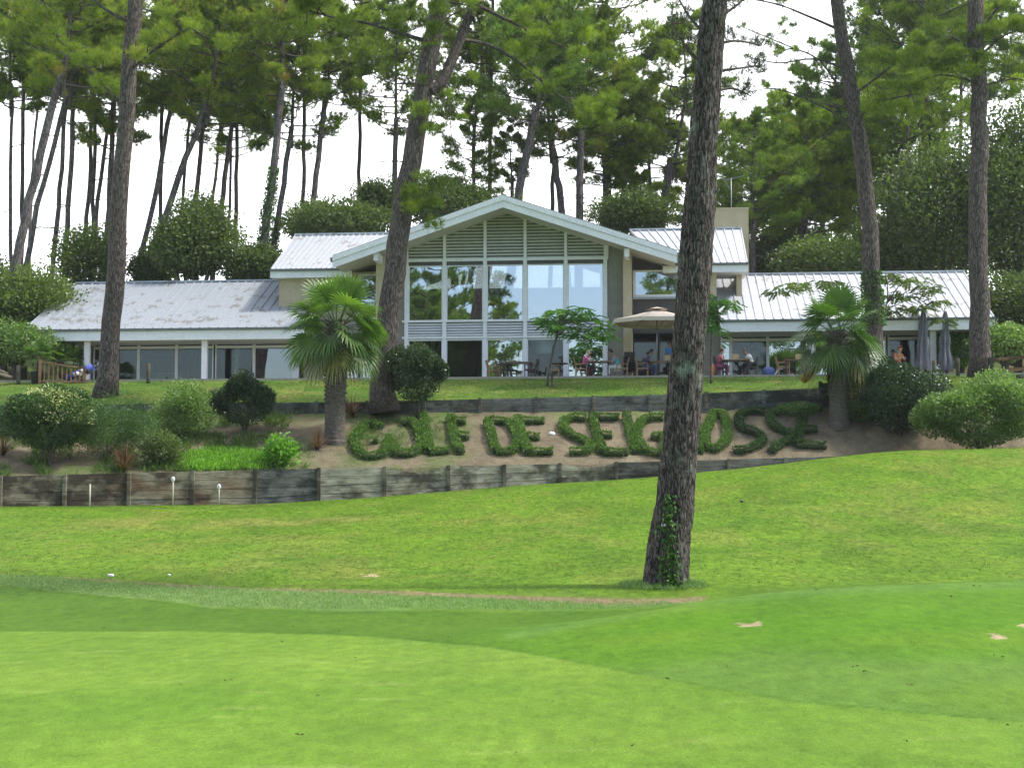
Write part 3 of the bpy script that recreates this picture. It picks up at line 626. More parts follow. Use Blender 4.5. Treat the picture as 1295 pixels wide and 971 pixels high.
# --- wings
wye, wyr = -2.0, 4.3
def wing(x0, x1, ze, zr, n, m): return seamroof(x0, x1, wye, ze, x0, x1, wyr, zr, n, m, .42)
lx0, lx1 = BX(30, wye, 418), BX(384, wye, 412); zel = BZ(415.5, 200, wye); zrl = BZ(357, 240, wyr)
rx0, rx1 = BX(911, wye, 404), BX(1257, wye, 400); zer = BZ(403, 1080, wye); zrr = BZ(346, 1080, wyr)
rl = wing(lx0, lx1, zel, zrl, 30, 'roof_worn'); rl['label'] = 'seamed metal roof with brown lichen blotches'
rr = wing(rx0, rx1, zer, zrr, 30, 'roof')
for x0, x1, ze, zr in ((lx0, lx1, zel, zrl), (rx0, rx1, zer, zrr)):   # gable triangles and rear walls
    for x in (x0+1.9 if x0 < 0 else x1-1.9,):
        part('gable_wall', MB().hexa([(x,.35,0),(x+.2,.35,0),(x+.2,2*wyr-.3,0),(x,2*wyr-.3,0),(x,.35,ze),(x+.2,.35,ze),(x+.2,2*wyr-.3,ze-.1),(x,2*wyr-.3,ze-.1)]).add([(x,wye+.3,ze),(x,wyr,zr-.2),(x,2*wyr-wye-.3,ze),(x+.2,wye+.3,ze),(x+.2,wyr,zr-.2),(x+.2,2*wyr-wye-.3,ze)], [(0,1,2),(5,4,3),(0,3,4,1),(1,4,5,2)]), 'white')
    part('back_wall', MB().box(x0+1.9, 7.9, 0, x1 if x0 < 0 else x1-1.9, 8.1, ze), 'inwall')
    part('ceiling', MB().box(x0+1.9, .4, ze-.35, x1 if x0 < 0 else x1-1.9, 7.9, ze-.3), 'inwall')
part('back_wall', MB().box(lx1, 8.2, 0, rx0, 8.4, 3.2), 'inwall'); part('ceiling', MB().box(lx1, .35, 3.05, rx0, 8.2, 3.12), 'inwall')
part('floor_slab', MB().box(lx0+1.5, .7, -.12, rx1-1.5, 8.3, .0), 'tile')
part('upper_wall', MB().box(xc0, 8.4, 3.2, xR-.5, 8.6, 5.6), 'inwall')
# wing columns
for px, ly in ((110.5, -1.6), (259, -1.6), (1180, -1.6), (1026.5, -1.6)):
    x = BX(px, ly); part('column', MB().box(x-.13, ly-.1, 0, x+.13, ly+.1, (zel if x < 0 else zer)-.5), 'white')
# wing glazing: transom strip above, tall panes below, white frames
def glazing(pxs, ly, ztr, ztop, mats):
    for i in range(len(pxs)-1):
        a, b = BX(pxs[i], ly), BX(pxs[i+1], ly); q = .07
        f = MB(); f.box(a, ly, .0, a+q, ly+.08, ztop); f.box(b-q+.004, ly+.002, .0, b-.004, ly+.078, ztop); f.box(a+q, ly, ztr, b-q, ly+.08, ztr+.13); f.box(a+q, ly, .0, b-q, ly+.08, .08); f.box(a+q, ly, ztop-.06, b-q, ly+.08, ztop-.001)
        wd = part('window', f, 'white')
        part('pane', MB().box(a+q, ly+.035, .08, b-q, ly+.045, ztr), mats[i], wd); part('transom_pane', MB().box(a+q, ly+.035, ztr+.13, b-q, ly+.045, ztop-.06), 'glass_clear', wd)
ztr = BZ(441, 220, .3); ztop = zel-.45
glazing([118, 145, 175, 223, 270], .3, ztr, ztop, ['glass_clear', 'glass_clear', 'glass_clear', 'glass_clear'])
glazing([272, 321, 370], .3, ztr, ztop, ['glass_clear', 'glass_low'])
part('post', MB().box(BX(370,.28), .22, 0, BX(378,.28), .4, ztop), 'white')
ztr2 = BZ(431, 1000, .3); ztop = zer-.45
glazing([911.5, 924], .3, ztr2, ztop, ['glass_mid'])
glazing([924, 971, 1023], .3, ztr2, ztop, ['glass_clear', 'glass']); glazing([1030, 1074, 1121], .3, ztr2, ztop, ['glass_mid', 'glass_mid']); glazing([1123, 1165, 1190], .3, ztr2, ztop, ['glass_clear', 'glass_mid'])
# terrace slab
ter = part('terrace_slab', MB().hexa([(-26,-4.0,-.45),(26,-4.0,-.45),(26,.7,-.45),(-26,.7,-.45),(-26,-4.0,0),(26,-4.0,0),(26,.7,0),(-26,.7,0)]), 'tile'); ter.parent = None; ter.name = 'terrace'; ter.location = ORI; ter.rotation_euler = (0,0,ROT); tag(ter, kind='structure')
# things seen inside
def inside(x, y, z): return W(x, y, z)
t = empty('pendant_lamp', inside(BX(690, 1.2), 1.2, 2.98), 'large white dome pendant lamp hanging inside the tall gable window', 'lamp')
MB().lathe([(.02,0),(.14,-.02),(.3,-.14),(.41,-.42),(.47,-.95),(.47,-1.0),(.45,-1.0),(.43,-.94),(.37,-.42),(.27,-.18),(.02,-.08)], 32, c=(0,0,-.5)).build('lamp_shade', M['white'], t)
MB().tube([(0,0,0),(0,0,-.5)], .012, 6).build('cord', M['dark'], t)
def sofa(x, y, lab, m):
    t = empty('sofa', inside(x, y, 0), lab, 'sofa', rz=ROT)
    MB().box(-.9,-.4,.1,.9,.4,.42).build('seat', m, t, .05); MB().box(-.9,.3,.42,.9,.5,.85).build('backrest', m, t, .05)
    for s in (-1,1): MB().box(s*.9-.1,-.4,.1,s*.9+.1,.5,.6).build('arm', m, t, .04)
M['cream'] = simple('cream_fabric', (.55,.5,.42), None, .9, 8, .1)
sofa(BX(205,2.5), 2.5, 'low cream sofa inside the left wing window', M['cream'])
for k, (px, yy, w, h, c_, lab) in enumerate(((213, 4, 1.2, 1.5, (.045,.04,.04), 'dark wardrobe cabinet inside the left wing, behind the second wide pane'), (345, 3, 1.6, 1.0, (.2,.12,.07), 'brown counter cabinet inside the left wing beside the reflecting pane'), (585, 4, 1.5, 1.9, (.09,.06,.04), 'tall dark cabinet inside the lower gable windows'), (950, 3, 1.6, 1.2, (.10,.06,.04), 'brown cabinet inside the right wing doors'))):
    x = BX(px, yy); t = empty('cabinet', inside(x, yy, 0), lab, 'cabinet', rz=ROT); mm = simple('cabinet_wood', c_, None, .5)
    MB().box(-w/2,-.25,.06,w/2,.25,h).build('body', mm, t, .01)
    for s in (-1, 1): MB().box(s*w/4-w/4+.02,-.275,.1,s*w/4+w/4-.02,-.252,h-.04).build('door', mm, t)
for px, yy, lab in ((132, 3.5, 'pale round inner pillar seen through the left end panes of the left wing'), (300, 3.0, 'pale round inner pillar seen through the middle panes of the left wing'), (548, 3.0, 'pale round inner pillar inside the lower gable windows'), (1110, 3.2, 'pale round inner pillar inside the right wing')):
    x = BX(px, yy); o = MB().lathe([(.14,0),(.14,3.0)], 16).build('inner_pillar', M['white'], None); o.location = inside(x, yy, 0); tag(o, lab, 'pillar', kind='thing')
for px, yy, h, lab in ((240, 5.5, 1.5, 'dim framed picture panel on the back wall behind the middle pane of the left wing'), (160, 6, 1.2, 'dim panel on the back wall behind the left panes of the left wing')):
    x = BX(px, yy); t = empty('display_board', inside(x, 7.8, 0), lab, 'board', rz=ROT); MB().box(-.8,-.04,.8,.8,0,.8+h).build('frame', M['white'], t); MB().box(-.74,-.05,.86,.74,-.041,.74+h).build('panel', M['grey'], t)
# TV aerial
t = empty('tv_aerial', at(925, 265, 77.3), 'bare metal television aerial sticking up beside the tan chimney', 'aerial')
z1 = (620-222)/F*77.3 - t.location.z
MB().tube([(0,0,-1.5),(0,0,z1)], .02, 6).build('mast', M['metal'], t)
a = MB(); a.bar((-.35,0,z1-.1),(.7,0,z1+.15),.03)
for i in range(7): a.bar((-.2+i*.14,-.28,z1-.06+i*.033),(-.2+i*.14,.28,z1-.06+i*.033),.018)
a.bar((-.35,0,z1-.1),(-.05,0,z1-.55),.03); a.bar((-.35,0,z1-.1),(-.5,0,z1+.3),.03)
a.build('antenna', M['metal'], t)
# ============================================================ TIMBER RETAINING WALLS
def woodmat(name, a, b, dk, red=(.16,.085,.05)):
    t = NT(name); oi = t.n('ShaderNodeObjectInfo'); n = t.noise(t.co((1.2,1.2,9)), 2.5, 6, .65); n2 = t.noise(t.co((1,1,1.7), rot=(0,.7,0)), 1.0, 5, .65)
    n3 = t.noise(t.co((1.5,1.5,1.5)), 6, 4); n4 = t.noise(t.co((.7,.7,6)), 1.7, 3); rv = t.math('MULTIPLY', t.math('SUBTRACT', oi.outputs['Random'], .5), .16)
    c = t.ramp(n, [(.3, a), (.7, b)]); c = t.mix(t.ramp(t.noise(t.co((.8,.8,1.2), rot=(0,-.5,0)), .8, 4), [(.52, 0.0), (.64, .75)]), c, red)
    stain = t.ramp(t.math('ADD', n2, rv), [(.45, 0.0), (.60, .92)]); c = t.mix(.7, c, t.ramp(n4, [(.35, .55), (.65, 1.3)]), 'MULTIPLY')
    c = t.mix(stain, c, dk); c = t.mix(t.ramp(n3, [(.55, 0.0), (.7, .3)]), c, (.12,.13,.07))
    return t.done(t.pbr(c, .9, t.bump(n, .6, .02), 0, .1))
M['plank'] = woodmat('weathered_planks', (.21,.195,.14), (.40,.375,.29), (.05,.045,.035), (.2,.165,.11))
M['plank_red'] = woodmat('reddish_planks', (.17,.145,.10), (.33,.29,.21), (.045,.035,.027))
M['plank_grey'] = woodmat('grey_planks', (.085,.088,.08), (.19,.19,.175), (.03,.03,.027), (.10,.09,.07))
M['post'] = woodmat('weathered_post', (.13,.115,.085), (.24,.22,.165), (.05,.04,.03), (.14,.09,.06))
def timber(root, name, A, Bp, zb, zt, nb, m, notch=None):
    """one panel of stacked boards between two posts; A, Bp are (x, y) ends"""
    mb = MB(); A = Vector((*A, 0)); Bp = Vector((*Bp, 0)); d = (Bp-A).normalized(); nrm = Vector((d.y, -d.x, 0))
    o = root.location
    zb0_, zb1_ = zb; zt0, zt1 = zt
    for k in range(nb):
        s = 10; off_k = 0; u0, u1 = k/nb, (k+1)/nb; vs = []; off = random.uniform(-.012, .012)
        for i in range(s+1):
            t_ = i/s; p = A+(Bp-A)*t_; l = zb0_+(zb1_-zb0_)*t_; h = zt0+(zt1-zt0)*t_
            g = .008; a_ = l+(h-l)*u0+g; b_ = l+(h-l)*u1-g; w = random.uniform(-.006, .006)
            if notch and k == nb-1: b_ = a_+(b_-a_)*max(.12, 1-notch*math.sin(PI*min(1, max(0, (t_-.05)/.9))))
            for (nn, z) in ((.03+off+w, a_), (.03+off+w, b_), (-.04, b_), (-.04, a_)): q = p+nrm*nn-o; vs.append((q.x, q.y, z-o.z))
        fs = []
        for i in range(s):
            for j in range(4): fs.append((i*4+j, i*4+(j+1) % 4, i*4+4+(j+1) % 4, i*4+4+j))
        fs += [(0,3,2,1), (s*4, s*4+1, s*4+2, s*4+3)]; mb.add(vs, fs)
    return mb.build(name, m, root)
def wallpost(root, x, y, z0, z1, m, w=.13):
    o = root.location; MB().box(x-w/2-o.x, y-w*1.05-o.y, z0-.2-o.z, x+w/2-o.x, y-.032-o.y, z1-o.z).build('post', m, root, .012)
lw = empty('timber_retaining_wall', (0, 52.9, 0), 'long stained plank wall at the foot of the hedge lettering bank, rising to the right', 'retaining wall')
posts = [-160, -78, 3, 84, 165, 245, 324, 404, 487, 567.5, 638, 708, 779, 850, 921, 992, 1062, 1130]
def wl(px): Y = WL(px); return ((px-647.5)/F*Y, Y)
def tz(px, q): return float((620-np.interp(px, *q))/F*WL(px))
for i, px in enumerate(posts):
    x, y = wl(px); wallpost(lw, x, y, tz(px, WB)-.2, tz(px, WT)+(.03 if px > 200 else .0), M['post'])
    if i < len(posts)-1:
        p2 = posts[i+1]; step = 0
        m = M['plank_red'] if px < 300 else (M['plank_grey'] if (310 < px < 400 or px > 760) else M['plank'])
        timber(lw, 'board_panel', wl(px), wl(p2), (tz(px, WB)-.12, tz(p2, WB)-.12), (tz(px, WT), tz(p2, WT)), 4 if px < 560 else 3, m, .8 if px == 487 else (.6 if px == 708 else None))
uw = empty('upper_timber_wall', (0, YU, 3.3), 'low dark plank wall below the terrace lawn, above the hedge lettering', 'retaining wall')
def uz(px, q): return float(np.interp(px, *q))
up = [-110, -30, 45, 110, 177, 262, 335, 400, 464, 536, 607, 678, 751, 822, 893, 966, 1036]
for i, px in enumerate(up):
    x = (px-647.5)/F*YU; wallpost(uw, x, YU, uz(px, UB)-.1, uz(px, UTz)+.04, M['plank_grey'] if i % 2 else M['post'])
    if i < len(up)-1:
        p2 = up[i+1]; timber(uw, 'board_panel', (x, YU), ((p2-647.5)/F*YU, YU), (uz(px, UB)-.12, uz(p2, UB)-.12), (uz(px, UTz), uz(p2, UTz)), 2, M['plank_grey'])
up2 = [1037.5, 1105, 1175, 1195]
for i, px in enumerate(up2):
    x = (px-647.5)/F*YU; wallpost(uw, x, YU-.02, 3.2, 4.2, M['plank_grey'])
    if i < 3:
        p2 = up2[i+1]; timber(uw, 'board_panel', (x, YU-.02), ((p2-647.5)/F*YU, YU-.02), (3.2, 3.2), (4.15, 4.15), 4, M['plank_grey'])
uw2 = empty('fallen_plank', spot(985, YU-.35)+Vector((0,0,.1)), 'loose grey plank lying slanted along the foot of the upper timber wall', 'plank')
MB().bar((-3.4, .1, -.05), (2.3, .1, .38), .05, .17).build('board', M['plank_grey'], uw2)
# ============================================================ TREES
def pine_crown(name, seed, H, R, nl, tufts=10, needle=.2, nn=13, wid=.03, subs=6, flat=.25):
    """branches mesh + needle mesh of one maritime pine crown; origin at the crown's foot, the stem runs up z"""
    rnd = random.Random(seed); g = np.random.default_rng(seed)
    br = MB(); TP = []; TD = []; TC = []
    br.tube([(0,0,-.3),(g.normal(0,.15),g.normal(0,.15),H*.5),(0,0,H*.96)], [.13,.09,.03], 7, cap=False)
    for i in range(nl):
        t_ = (i+rnd.random())/nl; h = t_**1.1*H*.93; az = i*2.4+rnd.uniform(-.5,.5)
        Lm = R*(.55+.6*math.sin(PI*min(1, (t_*.85+.18))))*rnd.uniform(.65, 1.1)*(1 if t_ < .85 else .6)
        if rnd.random() < .12: Lm *= .5
        d = Vector((math.cos(az), math.sin(az), 0)); up_ = rnd.uniform(flat*.3, flat*1.6)+t_*.35
        pts = [Vector((0,0,h))]; sag = rnd.uniform(-.1, .15)
        for k in range(1, 7):
            s = k/6; pts.append(Vector((0,0,h)) + d*Lm*s + Vector((rnd.gauss(0,.09), rnd.gauss(0,.09), Lm*(up_*s*s+sag*s*(1-s)))))
        br.tube(pts, [.06*(1-.13*k) for k in range(7)], 5, cap=False)
        for j in range(subs):
            s = .38+.62*(j+rnd.random())/subs; k = min(5, int(s*6)); P = pts[k].lerp(pts[k+1], s*6-k if s*6-k < 1 else 1)
            a2 = az+rnd.choice((-1,1))*rnd.uniform(.4, 1.2); l2 = Lm*rnd.uniform(.16, .34)*(1.1-.35*s); e = P+Vector((math.cos(a2)*l2, math.sin(a2)*l2, l2*rnd.uniform(.1,.7)))
            if j == subs-1: e = pts[6]+Vector((0,0,.1))
            br.tube([P, P.lerp(e,.5)+Vector((0,0,-.04)), e], [.022,.016,.01], 4, cap=False)
            cr_ = .2+l2*.42; tone = rnd.gauss(0, .17)
            for q in range(tufts):
                f = rnd.random()**.6; v = Vector((rnd.gauss(0,1), rnd.gauss(0,1), rnd.gauss(0,.6))).normalized()*cr_*rnd.random()**.5
                TP.append(P.lerp(e, .25+.8*f)+v+Vector((0,0,.05))); TD.append((v/cr_*.7+Vector((0,0,.75))+d*.25).normalized()); TC.append(tone)
    TP = np.array([tuple(p) for p in TP]); TD = np.array([tuple(p) for p in TD]); TC = np.array(TC)
    n = len(TP); Cn = np.repeat(TP, nn, 0); D = np.repeat(TD, nn, 0)+g.normal(0, .46, (n*nn, 3)); Cn = Cn-unit(D)*.03
    V = blades(Cn, D, needle*(.7+.6*g.random(n*nn)), wid)
    tone = np.clip(.42+np.repeat(TC, nn)+g.normal(0, .16, n*nn)+unit(D)[:,2]*.1, 0, .99)
    return br.mesh(name+'_branches'), quads(name+'_needles', V, tone)
CR = []
for k, (s, H, R, nl, fl) in enumerate(((11,9,3.2,30,.3),(12,7.5,3.6,28,.2),(13,10,3.0,32,.35),(14,8,3.3,30,.25),(15,6.5,3.0,24,.3),(16,9.5,3.7,34,.28))):
    CR.append((*pine_crown('pine_crown', s, H, R, nl, 17, .31, 20, .024, 8, fl), H, R))
for b, c_, *_ in CR: b.materials.append(M['branch']); c_.materials.append(M['pine'])
CRD = []
for b, c_, H, R in CR[:4]:
    c2 = c_.copy(); c2.materials.clear(); c2.materials.append(M['pine_dark']); CRD.append((b, c2, H, R))
def interp_path(pts, n):
    P = [Vector(p) for p in pts]; L = [0]
    for a, b in zip(P, P[1:]): L.append(L[-1]+(b-a).length)
    out = []
    for i in range(n):
        s = L[-1]*i/(n-1); k = 0
        while k < len(L)-2 and L[k+1] < s: k += 1
        u = (s-L[k])/max(1e-6, L[k+1]-L[k]); p0 = P[max(k-1,0)]; p1 = P[k]; p2 = P[k+1]; p3 = P[min(k+2,len(P)-1)]
        out.append(.5*((2*p1)+(p2-p0)*u+(2*p0-5*p1+4*p2-p3)*u*u+(3*p1-p0-3*p2+p3)*u**3))
    return out
def pine(path, Y, dia, label, crown=None, cs=1.0, group=None, top=None, snags=6, m='bark_far', dark=False, ivy=0, name='pine_tree', taper=.55, drop=0, limbs=(), crz=None, segs=10, cdown=0.5, flare=1.0):
    """path: photo points of the trunk from foot to the highest point seen; top: extra metres above it"""
    pts = [at(px, py, Y) for px, py in path]
    base = pts[0].copy(); g0 = gz(base.x, base.y)
    if drop or base.z > g0+.1:                          # foot hidden behind something: carry the trunk down to the ground
        d = (pts[1]-pts[0]).normalized(); d = d if d.z > .5 else Vector((0,0,1)); pts[0] = pts[0]
        if pts[0].z > g0+.3: f = (pts[0].z-g0)/d.z*.9; pts.insert(0, Vector((pts[0].x-d.x*f*.7, Y, g0-.1)))
    else: pts[0].z = g0-.1
    if top: d = (pts[-1]-pts[-2]).normalized(); d = (d+Vector((0,0,.8))).normalized(); pts.append(pts[-1]+d*top)
    root = empty(name, (pts[0].x, pts[0].y, pts[0].z+.1), label, 'pine tree', group); o = root.location
    n = max(14, int((pts[-1]-pts[0]).length/1.0)); P = interp_path(pts, n)
    rad = [dia/2*(1-(1-taper)*i/(n-1)) for i in range(n)]; rad[0] *= 1.35*flare; rad[1] *= 1.08
    mb = MB(); Q = [p-o for p in P]; Q = [q+Vector((random.gauss(0,.03), random.gauss(0,.03), 0)) if 0 < i < n-1 else q for i, q in enumerate(Q)]
    mb.tube(Q, rad, segs, jit=.08)
    mb.build('trunk', M[m], root)
    if snags:                                           # thin dead branches under the crown
        sb = MB(); r_ = random.Random(int(dia*1000+path[0][0]))
        for k in range(snags):
            i = int(n*r_.uniform(.45, .93)); a = r_.uniform(0, 2*PI); l = r_.uniform(.6, 2.3); d = Vector((math.cos(a), math.sin(a), r_.uniform(-.15, .4)))
            q = [Q[i]+d*l*s+Vector((r_.gauss(0,.07), r_.gauss(0,.07), -.25*l*s*s*r_.random())) for s in (0,.3,.6,1)]
            sb.tube(q, [.035,.025,.018,.008], 4, cap=False)
            for _ in range(2):
                e = q[2]+Vector((r_.gauss(0,.4), r_.gauss(0,.4), r_.gauss(.1,.25))); sb.tube([q[1+_], e], [.014,.005], 4, cap=False)
        sb.build('dead_branches', M['branch'], root)
    if crown is not None:
        b, c_, H, R = (CRD if dark else CR)[crown % (4 if dark else 6)]
        d = (Q[-1]-Q[-3]).normalized(); q = Vector((0,0,1)).rotation_difference((d+Vector((0,0,1.5))).normalized())
        for me, nm in ((b, 'branches'), (c_, 'crown')):
            w = link(nm, me, root); w.location = Q[-1]-Vector((0,0,cdown)); w.rotation_mode = 'QUATERNION'
            w.rotation_quaternion = q @ Matrix.Rotation(crz if crz is not None else (path[0][0]*.37), 4, 'Z').to_quaternion(); w.scale = (cs, cs, cs)
    if ivy: ivy_on(root, Q, rad, ivy)
    return root, Q, rad
def ivy_on(root, Q, rad, spec):
    z0, z1, n, thick = spec; P = []; D = []
    g = np.random.default_rng(int(abs(root.location.x)*100)); zs = np.array([q.z for q in Q])
    for k in range(n):
        z = z0+(z1-z0)*g.random()**1.2; i = int(np.clip(np.searchsorted(zs, z)-1, 0, len(Q)-2)); u = (z-zs[i])/max(.01, zs[i+1]-zs[i]); q = Q[i].lerp(Q[i+1], min(1, max(0, u))); a = g.uniform(0, 2*PI)
        rr = rad[i]*1.03+thick*g.random()**2*(1.1-(z-z0)/(z1-z0)); P.append((q.x+math.cos(a)*rr, q.y+math.sin(a)*rr, z)); D.append((math.cos(a), math.sin(a), -.7))
    D = np.array(D)+g.normal(0, .4, (n, 3)); me = quads('ivy', blades(np.array(P), D, .10+.05*g.random(n), .09)); link('ivy', me, root, M['ivy'])
def needles_at(root, pts_, name='crown', m='pine', needle=.24, nn=20, wid=.016, r=.35, tufts=22, seed=3):
    """needle clumps around given local points"""
    g = np.random.default_rng(seed); Cn = []; D = []; T = []
    for (p, rr) in pts_:
        tn = g.normal(0, .15)
        for k in range(int(tufts*(rr/r)**2)+4):
            v = g.normal(size=3); v /= np.linalg.norm(v); v *= rr*g.random()**.45; v[2] *= .65
            c = np.array(p)+v; ax = v/rr*.7+np.array([0,0,.8]); Cn.append(np.repeat(c[None], nn, 0)); D.append(ax+g.normal(0, .55, (nn, 3))); T.append(np.full(nn, tn))
    Cn = np.concatenate(Cn); D = np.concatenate(D); T = np.concatenate(T)
    me = quads(name, blades(Cn, D, needle*(.7+.6*g.random(len(Cn))), wid), np.clip(.42+T+g.normal(0, .16, len(Cn))+unit(D)[:,2]*.1, 0, .99))
    return link(name, me, root, M[m])
MIDS = []
def limb(mb, pts, r0, r1, twigs=0, seed=1, tl=.8):
    """a long curved limb; returns twig tips"""
    P = interp_path(pts, max(6, len(pts)*3)); n = len(P); mb.tube(P, [r0+(r1-r0)*i/(n-1) for i in range(n)], 7, cap=False, jit=.1)
    r_ = random.Random(seed); tips = [P[-1]]
    for k in range(twigs):
        i = int(n*r_.uniform(.3, 1)) ; i = min(i, n-1); e = P[i]+Vector((r_.gauss(0,tl*.6), r_.gauss(0,tl*.6), r_.gauss(.1,tl*.5))); mid = P[i].lerp(e,.5)+Vector((r_.gauss(0,.06),0,r_.gauss(0,.06)))
        mb.tube([P[i], mid, e], [r1*1.1, r1*.8, r1*.4], 4, cap=False); tips.append(e); MIDS.append(mid)
        for _ in range(2): q = mid.lerp(e, r_.random()); mb.tube([q, q+Vector((r_.gauss(0,.25), r_.gauss(0,.25), r_.gauss(0,.2)))], [r1*.5, r1*.25], 4, cap=False)
    return tips
# ---- the big pine in front (rugged trunk with real plates)
def fore_pine():
    Y = 24.6; pth = [(841,733),(846,690),(853,640),(858,580),(864,520),(871,430),(877,350),(884,260),(889,190),(895,110),(900,40),(905,-20)]
    dia_px = [55,48,45,42,41,42,37.5,33.5,33,31,27,25.5]
    pts = [at(px, py, Y) for px, py in pth]; pts[0].z = gz(pts[0].x, Y)-.15
    pts += [pts[-1]+Vector((.15,.2,2.2)), pts[-1]+Vector((.1,.6,4.6)), pts[-1]+Vector((-.1,.9,7.5))]
    rr = [d/F*Y/2 for d in dia_px]+[.17,.14,.10]
    root = empty('pine_tree', (pts[0].x, Y, pts[0].z+.15), 'big rugged pine trunk alone on the near slope, lichened bark, ivy at its foot', 'pine tree')
    o = root.location; N = 340; P = interp_path([p-o for p in pts], N); L = np.linspace(0, len(rr)-1, N); R = np.interp(L, range(len(rr)), rr)
    na = 96; A = np.linspace(0, 2*PI, na, endpoint=False); V = np.zeros((N, na, 3))
    for i in range(N):
        d = (P[min(i+1,N-1)]-P[max(i-1,0)]).normalized(); x = Vector((1,0,0)); x = (x-d*x.dot(d)).normalized(); y = d.cross(x)
        for k in range(na):
            a = A[k]; c, s = math.cos(a), math.sin(a); z = P[i].z
            q = Vector((c*R[i]*15, s*R[i]*15, z*2.4)); vd = noise.voronoi(q+noise.noise_vector(q*.6)*.7)[0]; e = min(1, (vd[1]-vd[0])*2.6)
            h = (e-.6)*.03 + noise.noise(Vector((c*1.5, s*1.5, z*.8)))*.03
            if i < 60: h += max(0, math.sin(a*5+1))*.06*(1-i/60)**2
            V[i, k] = P[i] + (x*c+y*s)*(R[i]+h)
    V = np.concatenate([V, V[:, :1]], 1); me = gridmesh('trunk', V); link('trunk', me, root, M['bark_fore'])
    # ivy: narrow column at the front of the foot
    g = np.random.default_rng(5); Cn = []; D = []
    for k in range(420):
        z = g.random()**1.6*1.5; i = int(np.clip(z/15.5*N*1.0, 0, N-2)); i = min(range(N), key=lambda j: abs(P[j].z-z)) if k % 1 == 0 else i
        a = -PI/2+.12-.55*z/1.5+g.normal(0, .26)*(1-.4*z/1.5); r_ = R[i]+.03+.05*g.random(); Cn.append((P[i].x+math.cos(a)*r_, P[i].y+math.sin(a)*r_, z)); D.append((math.cos(a), math.sin(a), -.8))
    D = np.array(D)+g.normal(0, .4, (len(D), 3)); link('ivy', quads('ivy', blades(np.array(Cn), D, .05+.035*g.random(len(D)), .055)), root, M['ivy'])
    link('small_tag', MB().box(-.035,-.02,-.02,.035,0,.02).mesh('small_tag'), root, M['white']).location = (P[22].x-.17, P[22].y-R[22]+.02, P[22].z)
    # branches leaving the trunk near the top of the picture, with sparse dark needles
    mb = MB(); tips = []
    def q(px, py, dy=0): return at(px, py, Y+dy)-o
    for spec in ([(893,92),(925,88),(960,83)], [(895,60),(930,52),(962,58)], [(890,120),(925,112),(950,122)], [(893,30),(925,12),(950,-8)], [(890,85),(868,60),(850,30)], [(893,45),(872,22),(856,-6)], [(889,150),(870,138),(862,118)]):
        tips += limb(mb, [q(*p, dy=i*.25) for i, p in enumerate(spec)], .035, .01, 7, int(spec[0][1]), .28)
    top = P[-1]
    for k in range(14):
        a = k*2.4; h = P[int(N*(.80+.19*k/14))]; l = random.uniform(1.5, 3.0); tips += limb(mb, [h, h+Vector((math.cos(a)*l*.5, math.sin(a)*l*.5, .3)), h+Vector((math.cos(a)*l, math.sin(a)*l, 1.0))], .05, .015, 6, k+40, .7)
    mb.build('branches', M['branch'], root)
    needles_at(root, [(tuple(p), .10) for p in tips+MIDS if p.z < 10.6], 'sprigs', 'sprig', .12, 9, .009, .3, 14, 8)
    needles_at(root, [(tuple(p), .42) for p in tips if p.z >= 10.6], 'crown', 'pine_dark', .16, 12, .02, .3, 20, 9)
fore_pine()
g_ = np.random.default_rng(21); n_ = 1300; an = g_.uniform(0, 2*PI, n_); ra = .34+.4*g_.random(n_)**2; X0 = at(841, 733, 24.6).x
P_ = np.array([(X0+r*math.cos(t), 24.6+r*math.sin(t)*.9, gz(X0+r*math.cos(t), 24.6+r*math.sin(t)*.9)) for r, t in zip(ra, an)])
tag(link('tree_foot_grass', quads('tree_foot_grass', blades(np.repeat(P_, 3, 0), np.c_[g_.normal(0,.5,(n_*3,2)), np.ones(n_*3)], .10*(.4+g_.random(n_*3)), .009)), None, M['rough']), 'longer uncut grass around the foot of the big rugged pine', 'grass', kind='stuff')
# ---- the four other near pines
def big_pine(path, Y, dia, label, limbs, top, taper=.6, ivy=0, m='bark', seed=1, clump=.4, crown=0, cs=1.0, extra=(), flare=1.0):
    root, Q, rad = pine(path, Y, dia, label, crown, cs, top=top, snags=5, m=m, taper=taper, ivy=ivy, segs=20, flare=flare)
    o = root.location; mb = MB(); tips = []
    for i, (pp, r0, r1, tw, leafy) in enumerate(limbs):
        tt_ = limb(mb, [at(px, py, Y+dy)-o for px, py, dy in pp], r0, r1, tw, seed*10+i, .9)
        if leafy: tips += [(tuple(p), clump*leafy) for p in tt_]
    for (px, py, dy, rr) in extra: tips.append((tuple(at(px, py, Y+dy)-o), rr))
    mb.build('limbs', M['branch'] if m != 'bark' else M['bark'], root)
    if tips: needles_at(root, tips, 'lower_foliage', 'pine', .24, 20, .016, .35, 26, seed)
    return root
big_pine([(132,506),(139,430),(147,340),(151,250),(158,160),(165,75),(172,-5)], 60.5, .80, 'dark pine leaning slightly right on the lawn in front of the left wing',
    [([(160,140,0),(120,95,1),(85,60,2)], .09,.03,8,1.0), ([(163,90,0),(200,60,-1),(240,35,-1)], .08,.03,8,1.0), ([(168,30,0),(130,10,0),(100,-20,1)], .08,.03,7,1.0)], 3.5, .68, seed=2, crown=0)
